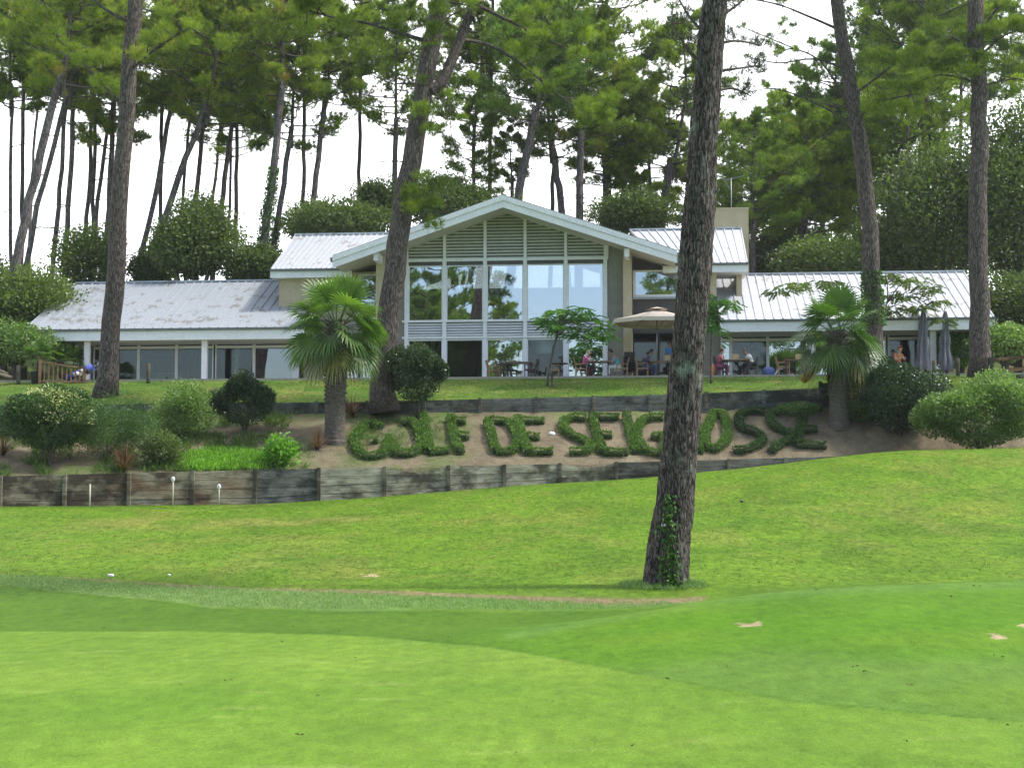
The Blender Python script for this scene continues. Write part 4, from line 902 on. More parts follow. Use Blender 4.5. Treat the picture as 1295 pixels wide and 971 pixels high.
big_pine([(487,522),(488,440),(499,345),(513,245),(529,150),(541,80),(556,-5)], 57.4, .92, 'thick forked pine rising from the bank beside the left palm, leaning right past the gable',
    [([(528,118,0),(556,108,0),(578,60,.2),(592,25,.3),(607,-10,.4)], .24,.17,3,0), ([(538,52,0),(505,42,-.3),(465,30,-.5),(420,22,-.5),(380,10,-.8)], .09,.03,9,1.2),
     ([(582,50,.2),(620,58,.5),(660,82,.8),(700,115,1),(735,140,1.2),(765,145,1.2)], .08,.02,14,1.0), ([(600,5,.3),(640,25,.3),(690,50,0),(730,68,-.5)], .08,.02,12,1.0), ([(575,70,.2),(566,110,0),(570,160,0),(572,175,0)], .03,.01,4,0),
     ([(600,8,.3),(570,20,-.5),(545,40,-1)],.05,.02,6,.9), ([(535,95,0),(560,130,-.5),(585,150,-.6)], .04,.01,6,.5)], 3.0, .66, seed=3, crown=1,
     extra=[(532,140,-.6,.5),(545,165,-.6,.4),(525,245,-.6,.55),(545,258,-.5,.5),(535,225,-.6,.4),(520,262,-.6,.4),(555,235,-.3,.45),(548,285,-.5,.35)])
big_pine([(1107,480),(1104,400),(1102,330),(1095,240),(1083,150),(1072,80),(1058,-5)], 64.5, .80, 'pine standing behind the right palm on the terrace, leaning left and trailing ivy',
    [([(1082,150,0),(1040,80,.5),(1000,60,.5),(940,35,0)], .06,.02,8,.4), ([(1075,90,0),(1030,75,-.3),(985,80,-.5),(945,72,-.5)], .06,.02,9,.35), ([(1066,40,0),(1020,20,0),(980,5,0),(920,-5,0)], .07,.02,9,.4),
     ([(1084,160,0),(1030,130,.4),(975,112,.6),(925,125,.8)], .05,.015,8,.3), ([(1080,120,0),(1120,90,.3),(1160,60,.3)], .07,.02,12,1.1), ([(1086,150,0),(1110,130,-.5),(1165,118,-.6)], .06,.02,10,1.0), ([(1083,140,0),(1000,210,.5),(960,235,.5)], .035,.01,5,.5)], 3.5, .62, (2.2, 4.6, 900, .12), seed=4, crown=3, m='bark')
big_pine([(1240,478),(1239,420),(1238,330),(1238,220),(1237,110),(1234,-5)], 62.0, .84, 'straight dark pine at the right end of the terrace beside the rail fence',
    [([(1236,50,0),(1262,10,.3),(1290,-10,.3)], .08,.03,6,1.0), ([(1236,75,0),(1270,45,.3),(1310,35,.3)], .06,.02,8,1.2), ([(1236,70,0),(1200,45,-.3),(1165,55,-.3)], .06,.02,8,1.1), ([(1237,110,0),(1285,100,.3),(1320,110,.3)], .05,.02,7,.9), ([(1237,105,0),(1190,95,.2),(1150,110,.2)], .05,.02,8,.9)], 3.5, .7, seed=5, crown=2,
    extra=[(1225,90,-.6,.6),(1245,75,-.6,.5),(1212,70,-.4,.6)])
# ---- pines behind the clubhouse
bgl = 'pine trees behind the clubhouse'
T = [ # path (foot..crown), Y, trunk px, crown idx, scale, label, options
 ([(14,372),(13,250),(15,120)], 84, 5.5, 4, .9, 'thin straight pine at the far left edge, its trunk pale against the white sky', {}),
 ([(6,425),(30,290),(57,170),(80,92)], 74, 13, 0, 1.05, 'thick pale pine behind the left wing leaning strongly right, leftmost of the leaning trunks', {}),
 ([(20,400),(44,280),(66,190),(88,110)], 80, 8, 1, .9, 'slimmer leaning pine just behind the thick pale leaning trunk', {}),
 ([(36,345),(42,200),(50,115)], 104, 4.5, 4, .9, 'very thin far pine between the leaning trunks at the left', {}),
 ([(64,365),(76,230),(86,95)], 86, 7, 2, .9, 'slim pine over the left end of the wing roof, leaning a little right', {}),
 ([(81,365),(88,230),(95,90)], 82, 8, 3, .95, 'upright slim pine above the corner of the left wing roof', {}),
 ([(106,362),(112,240),(117,95)], 88, 6.5, 4, 1.0, 'thin upright pine left of the dark lawn pine, third over the left wing roof', {}),
 ([(117,362),(124,250),(140,140)], 92, 6.5, 5, .8, 'thin pine close behind the dark lawn pine, bending right', {}),
 ([(130,362),(137,270),(142,170)], 86, 9, 0, .8, 'ivy covered pine right beside the dark lawn pine', dict(ivy=(0, 9.5, 2200, .5))),
 ([(170,362),(192,265),(207,190),(221,115)], 84, 8, 1, .95, 'slim pine right of the dark lawn pine, curving to the right', {}),
 ([(177,362),(205,285),(234,205),(262,130)], 81, 10, 5, .95, 'dark pine leaning far right over the left wing roof and crossing its neighbours', {}),
 ([(224,325),(233,230),(241,130)], 96, 5, 4, .95, 'thin upright pine above the round oak behind the left wing', {}),
 ([(239,320),(250,225),(260,135)], 90, 7.5, 2, .9, 'slim dark pine rising out of the round oak crown', {}),
 ([(264,310),(273,220),(280,150)], 100, 5, 4, .85, 'thin far pine just right of the round oak crown', {}),
 ([(273,320),(285,220),(297,135)], 88, 8, 3, .9, 'slim pine above the right side of the round oak, leaning slightly right', {}),
 ([(288,325),(291,250),(292,180)], 96, 4.5, 5, .75, 'thinnest upright pine beside the round oak behind the left wing', {}),
 ([(329,340),(340,260),(350,180),(357,100)], 80, 12, 0, .95, 'ivy clad pine left of the upper roof, the darker of the touching pair', dict(ivy=(2, 12.5, 3800, .38))),
 ([(343,340),(357,240),(369,160)], 84, 9, 1, .85, 'ivy clad pine left of the upper roof, the slimmer of the touching pair', dict(ivy=(2, 10.5, 2400, .3))),
 ([(392,300),(403,200),(413,108)], 84, 9, 3, .75, 'pine above the left upper roof with bare sky on both sides', dict(snags=12)),
 ([(497,300),(499,220),(501,150)], 88, 8.5, 5, .8, 'straight slim pine just left of the big forked pine', {}),
 ([(655,262),(665,200),(678,135)], 84, 13, 1, 1.05, 'dark pine straight behind the gable peak, leaning right', dict(dark=1, snags=14)),
 ([(711,275),(704,220),(697,180)], 88, 11, 3, .85, 'crooked pine right of the gable peak, leaning left', dict(dark=1, snags=12)),
 ([(733,280),(734,220),(735,165)], 86, 12, 0, .85, 'upright dark pine above the right slope of the gable', dict(snags=14)),
 ([(768,290),(769,250),(770,210)], 92, 8.5, 4, .9, 'shorter upright pine above the right slope of the gable', dict(snags=12)),
 ([(835,292),(842,250),(850,200)], 90, 14, 2, .95, 'thick pale pine close left of the big foreground trunk', dict(snags=8)),
 ([(953,350),(953,310),(953,280)], 84, 8, 4, .8, 'dark pine trunk just right of the tan chimney', dict(dark=1, snags=10)),
 ([(966,352),(974,320),(985,285)], 92, 6, 1, .8, 'slim leaning pine second right of the tan chimney', dict(dark=1)),
 ([(984,352),(998,300),(1010,255)], 90, 9, 3, .85, 'pine over the left part of the right wing, first of a close pair', dict(snags=8)),
 ([(1001,352),(1010,310),(1018,275)], 86, 8, 0, .8, 'pine over the left part of the right wing, second of a close pair', dict(snags=8)),
 ([(1030,352),(1036,310),(1040,275)], 104, 5.5, 4, .85, 'thin far pine left of the leaning terrace pine', dict(dark=1)),
 ([(1060,352),(1064,290),(1062,240)], 98, 6.5, 2, .95, 'slim far pine tight against the left side of the leaning terrace pine', dict(dark=1)),
 ([(1084,352),(1086,300),(1088,250)], 102, 6, 5, .9, 'far pine hidden partly by the leaning terrace pine', dict(dark=1)),
 ([(1119,352),(1124,280),(1128,215)], 88, 8, 1, .95, 'dark pine right of the leaning terrace pine, left one of two', dict(dark=1)),
 ([(1121,352),(1133,270),(1143,200)], 84, 10, 3, .9, 'pale pine right of the leaning terrace pine, right one of two', {}),
 ([(1174,352),(1173,230),(1172,95)], 88, 9.5, 0, 1.0, 'tall slim pine between the two right hand terrace pines', dict(snags=12)),
]
def fit(Y, w): return w/F*Y
for pth, Y, w, ci, cs, lab, kw in T:
    pine(pth, Y, fit(Y, w)*1.05, lab, ci, cs*Y/84, bgl, **({'taper': .7, 'cdown': 1.0}|kw))
# upper foliage seen only as crowns along the top and farther back (their trunks stand hidden by nearer ones or by the roofs)
T2 = [ # crown foot px,py, Y, crown idx, scale, label
 (30,60,90,5,1.2,'pine crown at the top left corner with its trunk hidden by leaning neighbours'),
 (120,55,93,3,1.15,'broad pine crown left of the dark lawn pine at the top edge'),
 (205,70,90,0,1.15,'broad pine crown just right of the dark lawn pine at the top edge'),
 (300,75,92,1,1.2,'broad pine crown at the top edge above the round oak'),
 (385,60,92,5,1.15,'high pine crown above the left upper roof at the top edge'),
 (455,95,94,4,1.2,'small high pine crown left of the forked pine'),
 (620,90,92,3,1.2,'dense pine crown right of the forked pine near the top edge'),
 (600,150,96,2,.9,'lower pine crown hanging just left of the gable peak'),
 (700,80,90,0,1.2,'large yellow green pine crown above the gable peak at the top edge'),
 (765,110,92,5,1.15,'large pine crown over the right slope of the gable'),
 (822,225,95,1,.9,'dark pine crown behind the left side of the big foreground trunk'),
 (598,238,88,2,.6,'low pine crown close behind the forked pine, over the left slope of the gable'),
 (648,222,90,4,.5,'small low pine crown peeping over the gable peak'),
 (806,290,90,4,.6,'lowest pine crown over the right end of the gable roof'),
 (765,232,90,2,.6,'low pine crown among the trunks over the right slope of the gable'),
 (868,285,92,1,.6,'low pine crown just above the chimney, behind the big foreground trunk'),
 (1085,330,92,2,.6,'lowest pine crown over the right wing, by the leaning terrace pine'),
 (800,200,94,4,.85,'low pine crown close above the right slope of the gable'),
 (932,270,98,3,.85,'pine crown directly above the tan chimney'),
 (1000,260,102,5,.9,'broad pine crown over the left part of the right wing'),
 (1065,265,104,0,.9,'broad pine crown behind the leaning terrace pine'),
 (925,318,96,4,.6,'small low pine crown beside the television aerial'),
 (1130,140,98,1,1.15,'dark pine crown right of the leaning terrace pine'),
 (1195,40,96,2,1.1,'high dark pine crown between the two right hand terrace pines'),
 (1215,150,104,3,1.1,'dark pine crown behind the straight right hand pine'),
 (1305,120,92,0,.9,'pine crown cut by the right edge above the broadleaf trees'),
 (1150,60,93,5,1.0,'high pine crown at the top edge left of the slim tall pine'),
]
for px, py, Y, ci, cs, lab in T2:
    pine([(px-4, 372), (px-1, (372+py)/2), (px, py)], Y, .3, lab, ci, cs, bgl, taper=.75, snags=0, dark=(px > 1090))
# ------------------------------------------------------------ broadleaf crowns and shrubs
def leafcloud(name, r, n, size, seed, m, lumps=14, lump=.35, shell=.35, wide=.55, up_=.2, flatb=.25, tonez=.12, spiky=0, frac=.0):
    """leaves spread through the volume of a lumpy ellipsoid, centre at the origin"""
    g = np.random.default_rng(seed); rx, ry, rz = r
    Lc = unit(g.normal(size=(lumps, 3))); Lc[:,2] = np.abs(Lc[:,2])*1.0-.25; Lc = unit(Lc)*(1-lump*.45); Lr = lump*(.8+.7*g.random(lumps)); Lt = g.normal(0, .12, lumps)
    n1 = int(n*.72); k = g.integers(0, lumps, n1); v = unit(g.normal(size=(n1, 3)))*(1-shell*g.random((n1, 1))**1.5); P1 = Lc[k]+v*Lr[k][:, None]; t1 = Lt[k]; N1 = v
    n2 = n-n1; v2 = unit(g.normal(size=(n2, 3))); q = v2*((1-lump*.35)-.3*g.random((n2, 1))**1.3); P = np.concatenate([P1, q]); N = np.concatenate([N1, v2]); tn = np.concatenate([t1, np.zeros(n2)-.05])
    if spiky: P += N*(g.random((len(P), 1))**6)*spiky
    kp = P[:, 2] > -1+flatb; P = P[kp]; N = N[kp]; tn = tn[kp]
    P = P*np.array([rx, ry, rz]); m_ = len(P)
    D = unit(N+g.normal(0, .7, (m_, 3))+np.array([0, 0, up_]))
    V = blades(P, D, size*(.6+.8*g.random(m_)), size*wide)
    tone = np.clip(.42+tn+g.normal(0, .17, m_)+N[:, 2]*tonez*.4, 0, .99)
    me = quads(name, V, tone); me.materials.append(m); return me
def stems(name, n, h, spread, r, seed, root, m='branch', z0=0):
    g = random.Random(seed); mb = MB()
    for k in range(n):
        a = k*2.4+g.random(); mb.tube([(g.uniform(-.05,.05),g.uniform(-.05,.05),z0-.1),(math.cos(a)*spread*.35,math.sin(a)*spread*.35,z0+h*.5),(math.cos(a)*spread,math.sin(a)*spread,z0+h)], [r, r*.8, r*.4], 6, cap=False)
    return mb.build(name, M[m], root)
def broad(px, py, Y, rpx, hpx, n, lab, m='oak', seed=1, leaf=.16, foot=None, name='broadleaf_tree', lumps=34):
    x = (px-647.5)/F*Y; g0 = gz(x, Y); c = at(px, py, Y); root = empty(name, (c.x, Y, g0), lab, 'tree' if name.endswith('tree') else 'bush')
    r = rpx/F*Y; h = hpx/F*Y; tr = MB(); cz = c.z-g0
    tr.tube([(0,0,-.3),(.1,0,cz*.4),(.05,.1,cz)], [.22,.17,.1], 9); 
    for k in range(7):
        a = k*2.4; tr.tube([(0,0,cz*.35+k*.15),(math.cos(a)*r*.4,math.sin(a)*r*.4,cz*.7+k*.1),(math.cos(a)*r*.75,math.sin(a)*r*.75,cz+h*.2)], [.1,.07,.03], 6, cap=False)
    tr.build('trunk', M['oakbark'], root)
    o = link('crown', leafcloud('crown', (r, r*.8, h*1.05), int(n*1.9), leaf, seed, M[m], lumps, .5, .55, .75, flatb=-.2, spiky=.12), root); o.location = (0,0,cz)
    return root
broad(247,310,77.5,47,48,13000,'round oak crown behind the middle of the left wing roof','oak',1)
broad(112,335,79,38,42,4500,'dark ivy hung broadleaf tree behind the left end of the wing roof','oak_dark',2)
broad(195,345,80,26,28,3000,'lower leafy tree just left of the round oak','oak',3)
broad(325,342,78,36,26,6000,'low broadleaf tree under the ivy clad pines beside the upper roof','oak',4)
broad(437,288,80,60,27,8000,'spreading broadleaf tree above the left upper roof','oak',5)
broad(395,285,83,30,26,4000,'small leafy tree at the left end of the spreading tree over the upper roof','oak_dark',6)
broad(575,262,82,60,34,8000,'light green broadleaf tree behind the left slope of the gable','oak',7)
broad(475,258,85,26,26,4000,'small oak rising above the spreading tree left of the forked pine','oak',8)
broad(800,275,86,50,24,6000,'low broadleaf tree behind the lower end of the gable roof','oak_dark',9)
broad(1040,335,80,52,26,8000,'low dark bush showing above the right wing ridge','oak_dark',10)
broad(1190,275,80,72,90,12000,'big dark broadleaf tree behind the right end of the wing roof','oak_dark',11, leaf=.19)
broad(1282,260,78,62,115,13000,'tall dark broadleaf tree filling the right edge','oak_dark',12, leaf=.19)
broad(1130,320,84,52,36,8000,'dark bush under the pair of pines behind the right wing','oak_dark',13)
broad(985,330,88,50,34,8000,'dark undergrowth tree right of the chimney','oak_dark',14)
broad(1285,400,74,50,42,9000,'dark bush behind the white car at the right edge','oak_dark',15)
broad(30,395,74,62,42,11000,'dense dark hedge like bush behind the left end of the clubhouse','oak_dark',19,name='bush')
broad(-20,380,76,45,50,6000,'dark bush cut by the left edge','oak_dark',20,name='bush')
broad(18,438,70,48,24,8000,'yellow green bush at the far left behind the log posts','lightshrub',21,.14,name='bush')
broad(1268,438,66,36,22,8000,'yellow green bush behind the rail fence at the right edge','lightshrub',22,.13,name='bush')
broad(1212,440,67.5,22,30,5000,'green bush between the wing and the straight right hand pine','bright',23,.13,name='bush')
# distant woods, one mass that nobody could count
Vs = []; g = np.random.default_rng(99)
for k in range(44):
    px = g.uniform(930, 1500); Y = g.uniform(120, 150); c = at(px, g.uniform(285 if px > 1180 else 318, 345), Y); n = 900; v = unit(g.normal(size=(n,3)))*g.random((n,1))**.4*np.array([4.5,3,4.0]); D = g.normal(size=(n,3)); Vs.append(blades(np.array(c)+v, D, .34, .22))
for k in range(16):
    px = g.uniform(-200, 40); Y = g.uniform(110, 130); c = at(px, g.uniform(372, 400), Y); n = 600; v = unit(g.normal(size=(n,3)))*g.random((n,1))**.4*np.array([4.5,3,2.0]); D = g.normal(size=(n,3)); Vs.append(blades(np.array(c)+v, D, .5, .4))
tag(link('far_woods', quads('far_woods', np.concatenate(Vs)), None, M['oak_dark']), 'dark far wood closing the view behind the right hand pines', 'woods', kind='stuff')
def shrub(px, pyb, Y, rpx, hpx, n, lab, m, seed, leaf=.06, stem=4, cat='shrub', name='shrub', raised=0, wide=.55, lump=.3, lumps=16, spiky=0, ground=None, cz=None, grp=None):
    p = spot(px, Y); root = empty(name, p, lab, cat, grp); r = rpx/F*Y*1.06; h = hpx/F*Y*1.06; n = int(n*1.6); leaf *= 1.25; wide = min(.75, wide*1.25)
    c = raised/F*Y + h*.93
    stems('trunk' if raised else 'stems', stem, c*.8, r*.45, .035 if not raised else .04, seed, root)
    o = link('crown' if raised else 'foliage', leafcloud('foliage', (r, r*.85, h), n, leaf, seed, M[m], lumps, lump, .3, wide, flatb=.0 if raised else .12, spiky=spiky), root); o.location = (0,0,c)
    return root
def yat(px, py, only=None):   # distance along the ground at a picture point
    h = hit(px, py, only); return h.y if h else 60
shrub(62, 590, yat(64,588,BB), 51, 38, 15000, 'rounded dark stemmed shrub topped with pale yellow blossom, left on the bank', 'round', 31, .07, 5, raised=18, wide=.6)
r_ = spot(62, yat(64,588,BB)); bl = C.objects[-1]
g = np.random.default_rng(8); v = unit(g.normal(size=(6500,3))); v = v[(v[:,2] > -.1) & (v[:,0]+v[:,2]*1.3+.3*g.normal(size=len(v)) > .1)]; rr_ = 54/F*r_.y
me = quads('blossom', blades(v*np.array([rr_*.98, rr_*.84, 41/F*r_.y*1.0])*(.98+.05*g.normal(size=(len(v),1))), v+g.normal(0,.6,v.shape), .07, .06)); o = link('blossom', me, bl.parent, M['flower']); o.location = bl.location
shrub(137, 588, yat(137,584,BB)+.3, 42, 35, 10000, 'loose dark green juniper between the blossoming shrub and the red bladed plant', 'juniper', 32, .075, 6, wide=.22, lump=.45, spiky=.35)
shrub(229, 558, yat(229,556,BB), 35, 33, 7000, 'light green leafy shrub above the bank, third from the left', 'lightshrub', 33, .07, 5, lump=.4, spiky=.12)
shrub(309, 548, yat(309,545,BB), 37, 32, 11000, 'dense dark rounded shrub with bare stems left of the tall palm', 'deep', 34, .06, 5, raised=6)
shrub(205, 600, yat(205,597,BB)+.6, 20, 18, 2200, 'small leafy bush right of the red bladed plant by the lower wall', 'oak', 35, .07, 5, lump=.6, spiky=.8)
shrub(353, 590, yat(353,589,BB), 15, 15, 900, 'small yellow green bush beside the bright ground cover', 'bright', 37, .1, 6, lump=.6, spiky=.8)
shrub(8, 560, yat(8,560,BB)+1, 26, 18, 2500, 'weedy dark bush cut by the left edge of the bank', 'juniper', 38, .08, 4, spiky=.3)
shrub(1138, 548, 56.4, 46, 47, 15000, 'large dark green round bush right of the right palm', 'deep', 39, .08, 6, lump=.35)
shrub(1240, 562, 53.9, 60, 44, 21000, 'large light green spreading bush at the right end of the bank', 'lightshrub', 40, .08, 7, lump=.35, spiky=.08)
shrub(527, 524, 57.2, 35, 38, 12000, 'small clipped ball tree on a thin stem beside the forked pine', 'deep', 41, .065, 3, cat='tree', name='ball_tree', raised=20)
shrub(1092, 528, 57.0, 26, 14, 2500, 'low green weeds at the foot of the right palm', 'juniper', 42, .07, 4, spiky=.3)
shrub(1010, 512, 57.3, 22, 8, 1300, 'small dark creeping plant under the upper wall above the last letters', 'juniper', 43, .06, 4, spiky=.2)
for k, (px, py, rp) in enumerate(((245,488,9),(275,489,8),(248,470,8))):
    pass
gc = [tuple(p) for p in bankpts(1500, np.dstack([Xb, Yb, Zb_]), lambda p, t: np.clip(1.3-((p-283)/60)**2-((t-.13)/.17)**2, 0, 1)*1.0, 60)]
g = np.random.default_rng(4); P = np.repeat(np.array(gc), 9, 0); P = P+np.c_[g.normal(0,.06,(len(P),2)), g.uniform(0,.12,len(P))]
tag(link('ground_cover', quads('ground_cover', blades(P, np.c_[g.normal(0,.5,(len(P),2)), np.ones(len(P))], .16, .035)), None, M['bright']), 'bright green ground cover spilling over the bank left of the tall palm', 'ground cover', kind='stuff')
def phormium(px, py, n, L, lab, seed):
    p = hit(px, py, BB); g = np.random.default_rng(seed); root = None; a = g.uniform(0, 2*PI, n); lean = g.uniform(.15, 1.1, n); V = []
    for i in range(n):
        l = L*g.uniform(.6, 1.1); d = np.array([math.cos(a[i]), math.sin(a[i]), 0]); s = np.array([-d[1], d[0], 0])*.03; q0 = np.zeros(3)
        for k in range(4):
            t0, t1 = k/4, (k+1)/4; f = lambda t: d*l*t*math.sin(lean[i])*(.5+.6*t)+np.array([0,0,1])*l*(t*math.cos(lean[i])-.35*lean[i]*t*t)
            w0, w1 = (1-t0*.8), (1-t1*.95); V += [f(t0)-s*w0, f(t0)+s*w0, f(t1)+s*w1, f(t1)-s*w1]
    tag(link('flax_plant', quads('flax_plant', np.array(V), np.repeat(g.random(n), 4)), None, M['phormium']), lab, 'plant').location = p
phormium(157,596,120,1.35,'spiky reddish brown flax plant above the lower wall beside the juniper',1)
phormium(402,568,80,1.0,'reddish flax plant at the left foot of the tall palm',2)
phormium(445,528,80,1.0,'dark red flax plant between the tall palm and the forked pine',3)
phormium(4,576,60,1.0,'reddish flax plant cut by the left edge',4)
# ------------------------------------------------------------ palms
def palm(px, pyb, Y, trunk_px, hpx, crownr, nf, lab, seed, lean=0):
    p = spot(px, Y); root = empty('fan_palm', p, lab, 'palm tree'); s = Y/F; H = hpx*s; g = random.Random(seed); r0 = trunk_px*s/2
    V = np.zeros((120, 49, 3))
    for i in range(120):
        t_ = i/119; z = -.2+(H+.35)*t_
        for k in range(49):
            a = 2*PI*(k % 48)/48; spr = (z*7.0 + a/(2*PI)*3) ; ph = (spr % 1); sc = (math.sin(a*8+math.floor(spr)*PI)*.5+.5)
            rough_ = (.05+.05*t_ if t_ > .35 else .02); R = r0*(1.12-.2*t_+.25*max(0, t_-.75))+rough_*(ph)*(.4+sc)
            if t_ < .06: R *= 1.12
            R += (math.sin(k*12.9898+i*78.233)*43758.5453 % 1-.5)*(.035 if t_ > .3 else .02)*(1 if k < 48 else 0); V[i, k] = (R*math.cos(a)+lean*t_, R*math.sin(a), z)
    V[:, 48] = V[:, 0]
    link('trunk', gridmesh('trunk', V), root, M['palmtrunk'])
    gg = np.random.default_rng(seed); L = []; T = []; pet = MB(); dryV = []
    top = Vector((lean, 0, H))
    for f in range(nf):
        u = (f+.5)/nf; el = math.radians(78-128*u**.9+g.uniform(-10, 10)); az = f*2.399+g.uniform(-.3,.3); dry = u > .93
        pl = crownr*s*g.uniform(.5, .66)*(1-.12*u); d = Vector((math.cos(az)*math.cos(el), math.sin(az)*math.cos(el), math.sin(el)))
        b = top+Vector((math.cos(az)*.1, math.sin(az)*.1, -.35*u)); mid = b+d*pl*.55+Vector((0,0,.04)); e = b+d*pl+Vector((0,0,-.10*pl*(1-abs(d.z))))
        pet.tube([b, mid, e], [.022,.015,.012], 5, 0, cap=False)
        fd = (e-mid).normalized(); droop = (.2+.8*u); fd = (fd+Vector((0,0,-.25*droop))).normalized()
        side = fd.cross(Vector((0,0,1))); side = side.normalized() if side.length > .1 else Vector((math.sin(az), -math.cos(az), 0)); nrm = side.cross(fd).normalized()
        roll = g.uniform(-.7,.7); side, nrm = side*math.cos(roll)+nrm*math.sin(roll), nrm*math.cos(roll)-side*math.sin(roll)
        fl = crownr*s*g.uniform(.42, .54); ns = 34; tone = g.gauss(.42, .14)+ (.12 if u < .4 else 0)
        for k in range(ns):
            th = math.radians(-125+250*k/(ns-1)); dd = fd*math.cos(th)+side*math.sin(th); ln = fl*(.72+.28*math.cos(th*.6))*g.uniform(.92, 1.05)
            w = ln*math.radians(250/(ns-1))*.5; sd = (side*math.cos(th)-fd*math.sin(th)).normalized(); pts_ = []
            for q in (0, .55, .8, 1.0):
                dr = (max(0, q-.5)/.5)**1.6*ln*.42*droop; fold = nrm*((k % 2)-.5)*.06*q
                pts_.append((e+dd*ln*q*(1-.12*droop*max(0,q-.6))+Vector((0,0,-dr))+nrm*.12*ln*(abs(math.sin(th)))*q+fold, w*1.15*(q*1.0 if q <= .55 else .55*(1.02-q)/.47)+.003))
            for (a_, wa), (b_, wb) in zip(pts_, pts_[1:]):
                (dryV if dry else L).extend([a_-sd*wa, b_-sd*wb, b_+sd*wb, a_+sd*wa]); 
                if not dry: T.append(tone+g.gauss(0,.06))
    link('crown', quads('crown', np.array([tuple(v) for v in L]), np.clip(np.array(T),0,.97)), root, M['palm'])
    if dryV: link('dry_skirt', quads('dry_skirt', np.array([tuple(v) for v in dryV])), root, M['palm_dry'])
    pet.build('leaf_stalks', M['palm'], root)
    # a few cut stubs under the crown
    st = MB()
    for k in range(46):
        a = k*2.4; z = H*(.45+.53*k/46); st.bar((math.cos(a)*r0*.8+lean*z/H, math.sin(a)*r0*.8, z), (math.cos(a)*(r0+.16)+lean*z/H, math.sin(a)*(r0+.16), z+.16), .07, .02)
    st.build('leaf_stubs', M['palmtrunk'], root); return root
M['palmtrunk'] = simple('palm_trunk', (.15,.125,.10), (.07,.055,.045), .9, 9, .9, stretch=(1,1,2), bd=.03)
palm(423, 562, yat(423,560,BB), 23, 150, 69, 46, 'tall fan palm in front of the left wing, rising out of the bank', 1, .04)
palm(1062, 545, 56.8, 22, 116, 64, 40, 'shorter fan palm in shade in front of the right wing', 2, -.05)
# small potted palm at far left and a loose yucca like palm behind it
def small_palm(px, Y, h, r, lab, pot, seed, z=None):
    p = spot(px, Y); root = empty('potted_palm' if pot else 'young_palm', p, lab, 'palm tree'); L = []; g = random.Random(seed); T = []
    z0 = 0
    if pot: MB().lathe([(.0,0),(.3,0),(.34,.5),(.36,.52),(.33,.52),(.3,.46),(0,.46)], 20).build('pot', M['dark'], root); z0 = .45
    MB().tube([(0,0,z0-.05),(0,0,z0+h)], [.11,.08], 9, jit=.2).build('trunk', M['palmtrunk'], root)
    for f in range(18):
        el = math.radians(75-110*f/18); az = f*2.4; d = Vector((math.cos(az)*math.cos(el), math.sin(az)*math.cos(el), math.sin(el))); e = Vector((0,0,z0+h))+d*r*.4
        sd = Vector((-math.sin(az), math.cos(az), 0)); up_ = sd.cross(d)
        for k in range(18):
            th = math.radians(-105+210*k/17); dd = d*math.cos(th)+sd*math.sin(th); ln = r*.6; w = ln*.06; s2 = (sd*math.cos(th)-d*math.sin(th))
            m_ = e+dd*ln*.6; L += [e, m_-s2*w, e+dd*ln+Vector((0,0,-.18*ln)), m_+s2*w]
    link('crown', quads('crown', np.array([tuple(v) for v in L])), root, M['palm'])
small_palm(47, 67, .75, .9, 'small palm in a black pot left of the wooden gate', True, 1)
small_palm(83, 70.5, 1.0, 1.3, 'bushy young palm behind the wooden gate at the left end of the wing', False, 2)
# ------------------------------------------------------------ small feathery trees on the terrace lawn
def feather(path, Y, pads, lab, seed, dark=False):
    pts = [at(px, py, Y) for px, py in path]; pts[0].z = gz(pts[0].x, Y)-.05; root = empty('feathery_tree', pts[0], lab, 'tree'); o = root.location; mb = MB(); g = np.random.default_rng(seed)
    P = interp_path([p-o for p in pts], 12); mb.tube(P, [.06-.0028*i for i in range(12)], 8); top = P[-1]; L = []; D = []; T = []
    for (px, py, rx, ry, dy) in pads:
        c = at(px, py, Y+dy)-o; mb.tube([P[random.randint(7,11)], P[-1].lerp(c, .5)+Vector((0,0,.1)), c], [.03,.02,.008], 5, cap=False); sx = rx*Y/F; sz = ry*Y/F
        nb = int(rx*.8)+4; tn = g.normal(0, .1)
        for k in range(nb):                       # pinnate leaf sprays
            a = g.uniform(0, 2*PI); q0 = np.array([c.x, c.y, c.z])+np.array([math.cos(a)*sx*g.random()*.8, math.sin(a)*.7*g.random(), g.normal(0, sz*.4)]); dirv = np.array([math.cos(a), math.sin(a), g.uniform(-.5, .15)]); sl = .4; n = 16; s = np.linspace(.1, 1, n)
            base = q0+dirv*sl*s[:, None]; base[:, 2] -= .12*s**2; sd = np.array([-dirv[1], dirv[0], 0])
            for sg in (-1, 1): L.append(base); D.append(sg*sd+dirv*.35+g.normal(0,.1,(n,3))); T.append(np.full(n, .45+tn)+g.normal(0,.12,n))
    mb.build('trunk', M['branch'], root); L = np.concatenate(L); D = np.concatenate(D)
    link('crown', quads('crown', blades(L, D, .15, .055), np.clip(np.concatenate(T),0,.97)), root, M['acacia'] if not dark else M['oak_dark']); return root
feather([(692,491),(694,470),(700,440),(707,415),(712,405)], 61.5, [(700,410,22,8,0),(720,402,22,8,.3),(740,398,20,7,0),(755,412,20,7,.3),(765,424,14,6,0),(690,402,14,6,-.3),(735,422,20,6,-.3),(742,434,9,7,0),(716,416,18,6,.5),(705,394,14,5,0),(728,392,14,5,0)], 'young feathery tree with a stake in front of the gable windows', 1)
feather([(899,478),(899,450),(900,420),(901,392)], 61.5, [(905,382,22,6,0),(890,390,15,6,.3),(925,386,12,6,0),(898,405,12,8,0),(908,415,10,6,.2),(888,375,14,5,0)], 'thin feathery young tree just right of the big foreground trunk', 2)
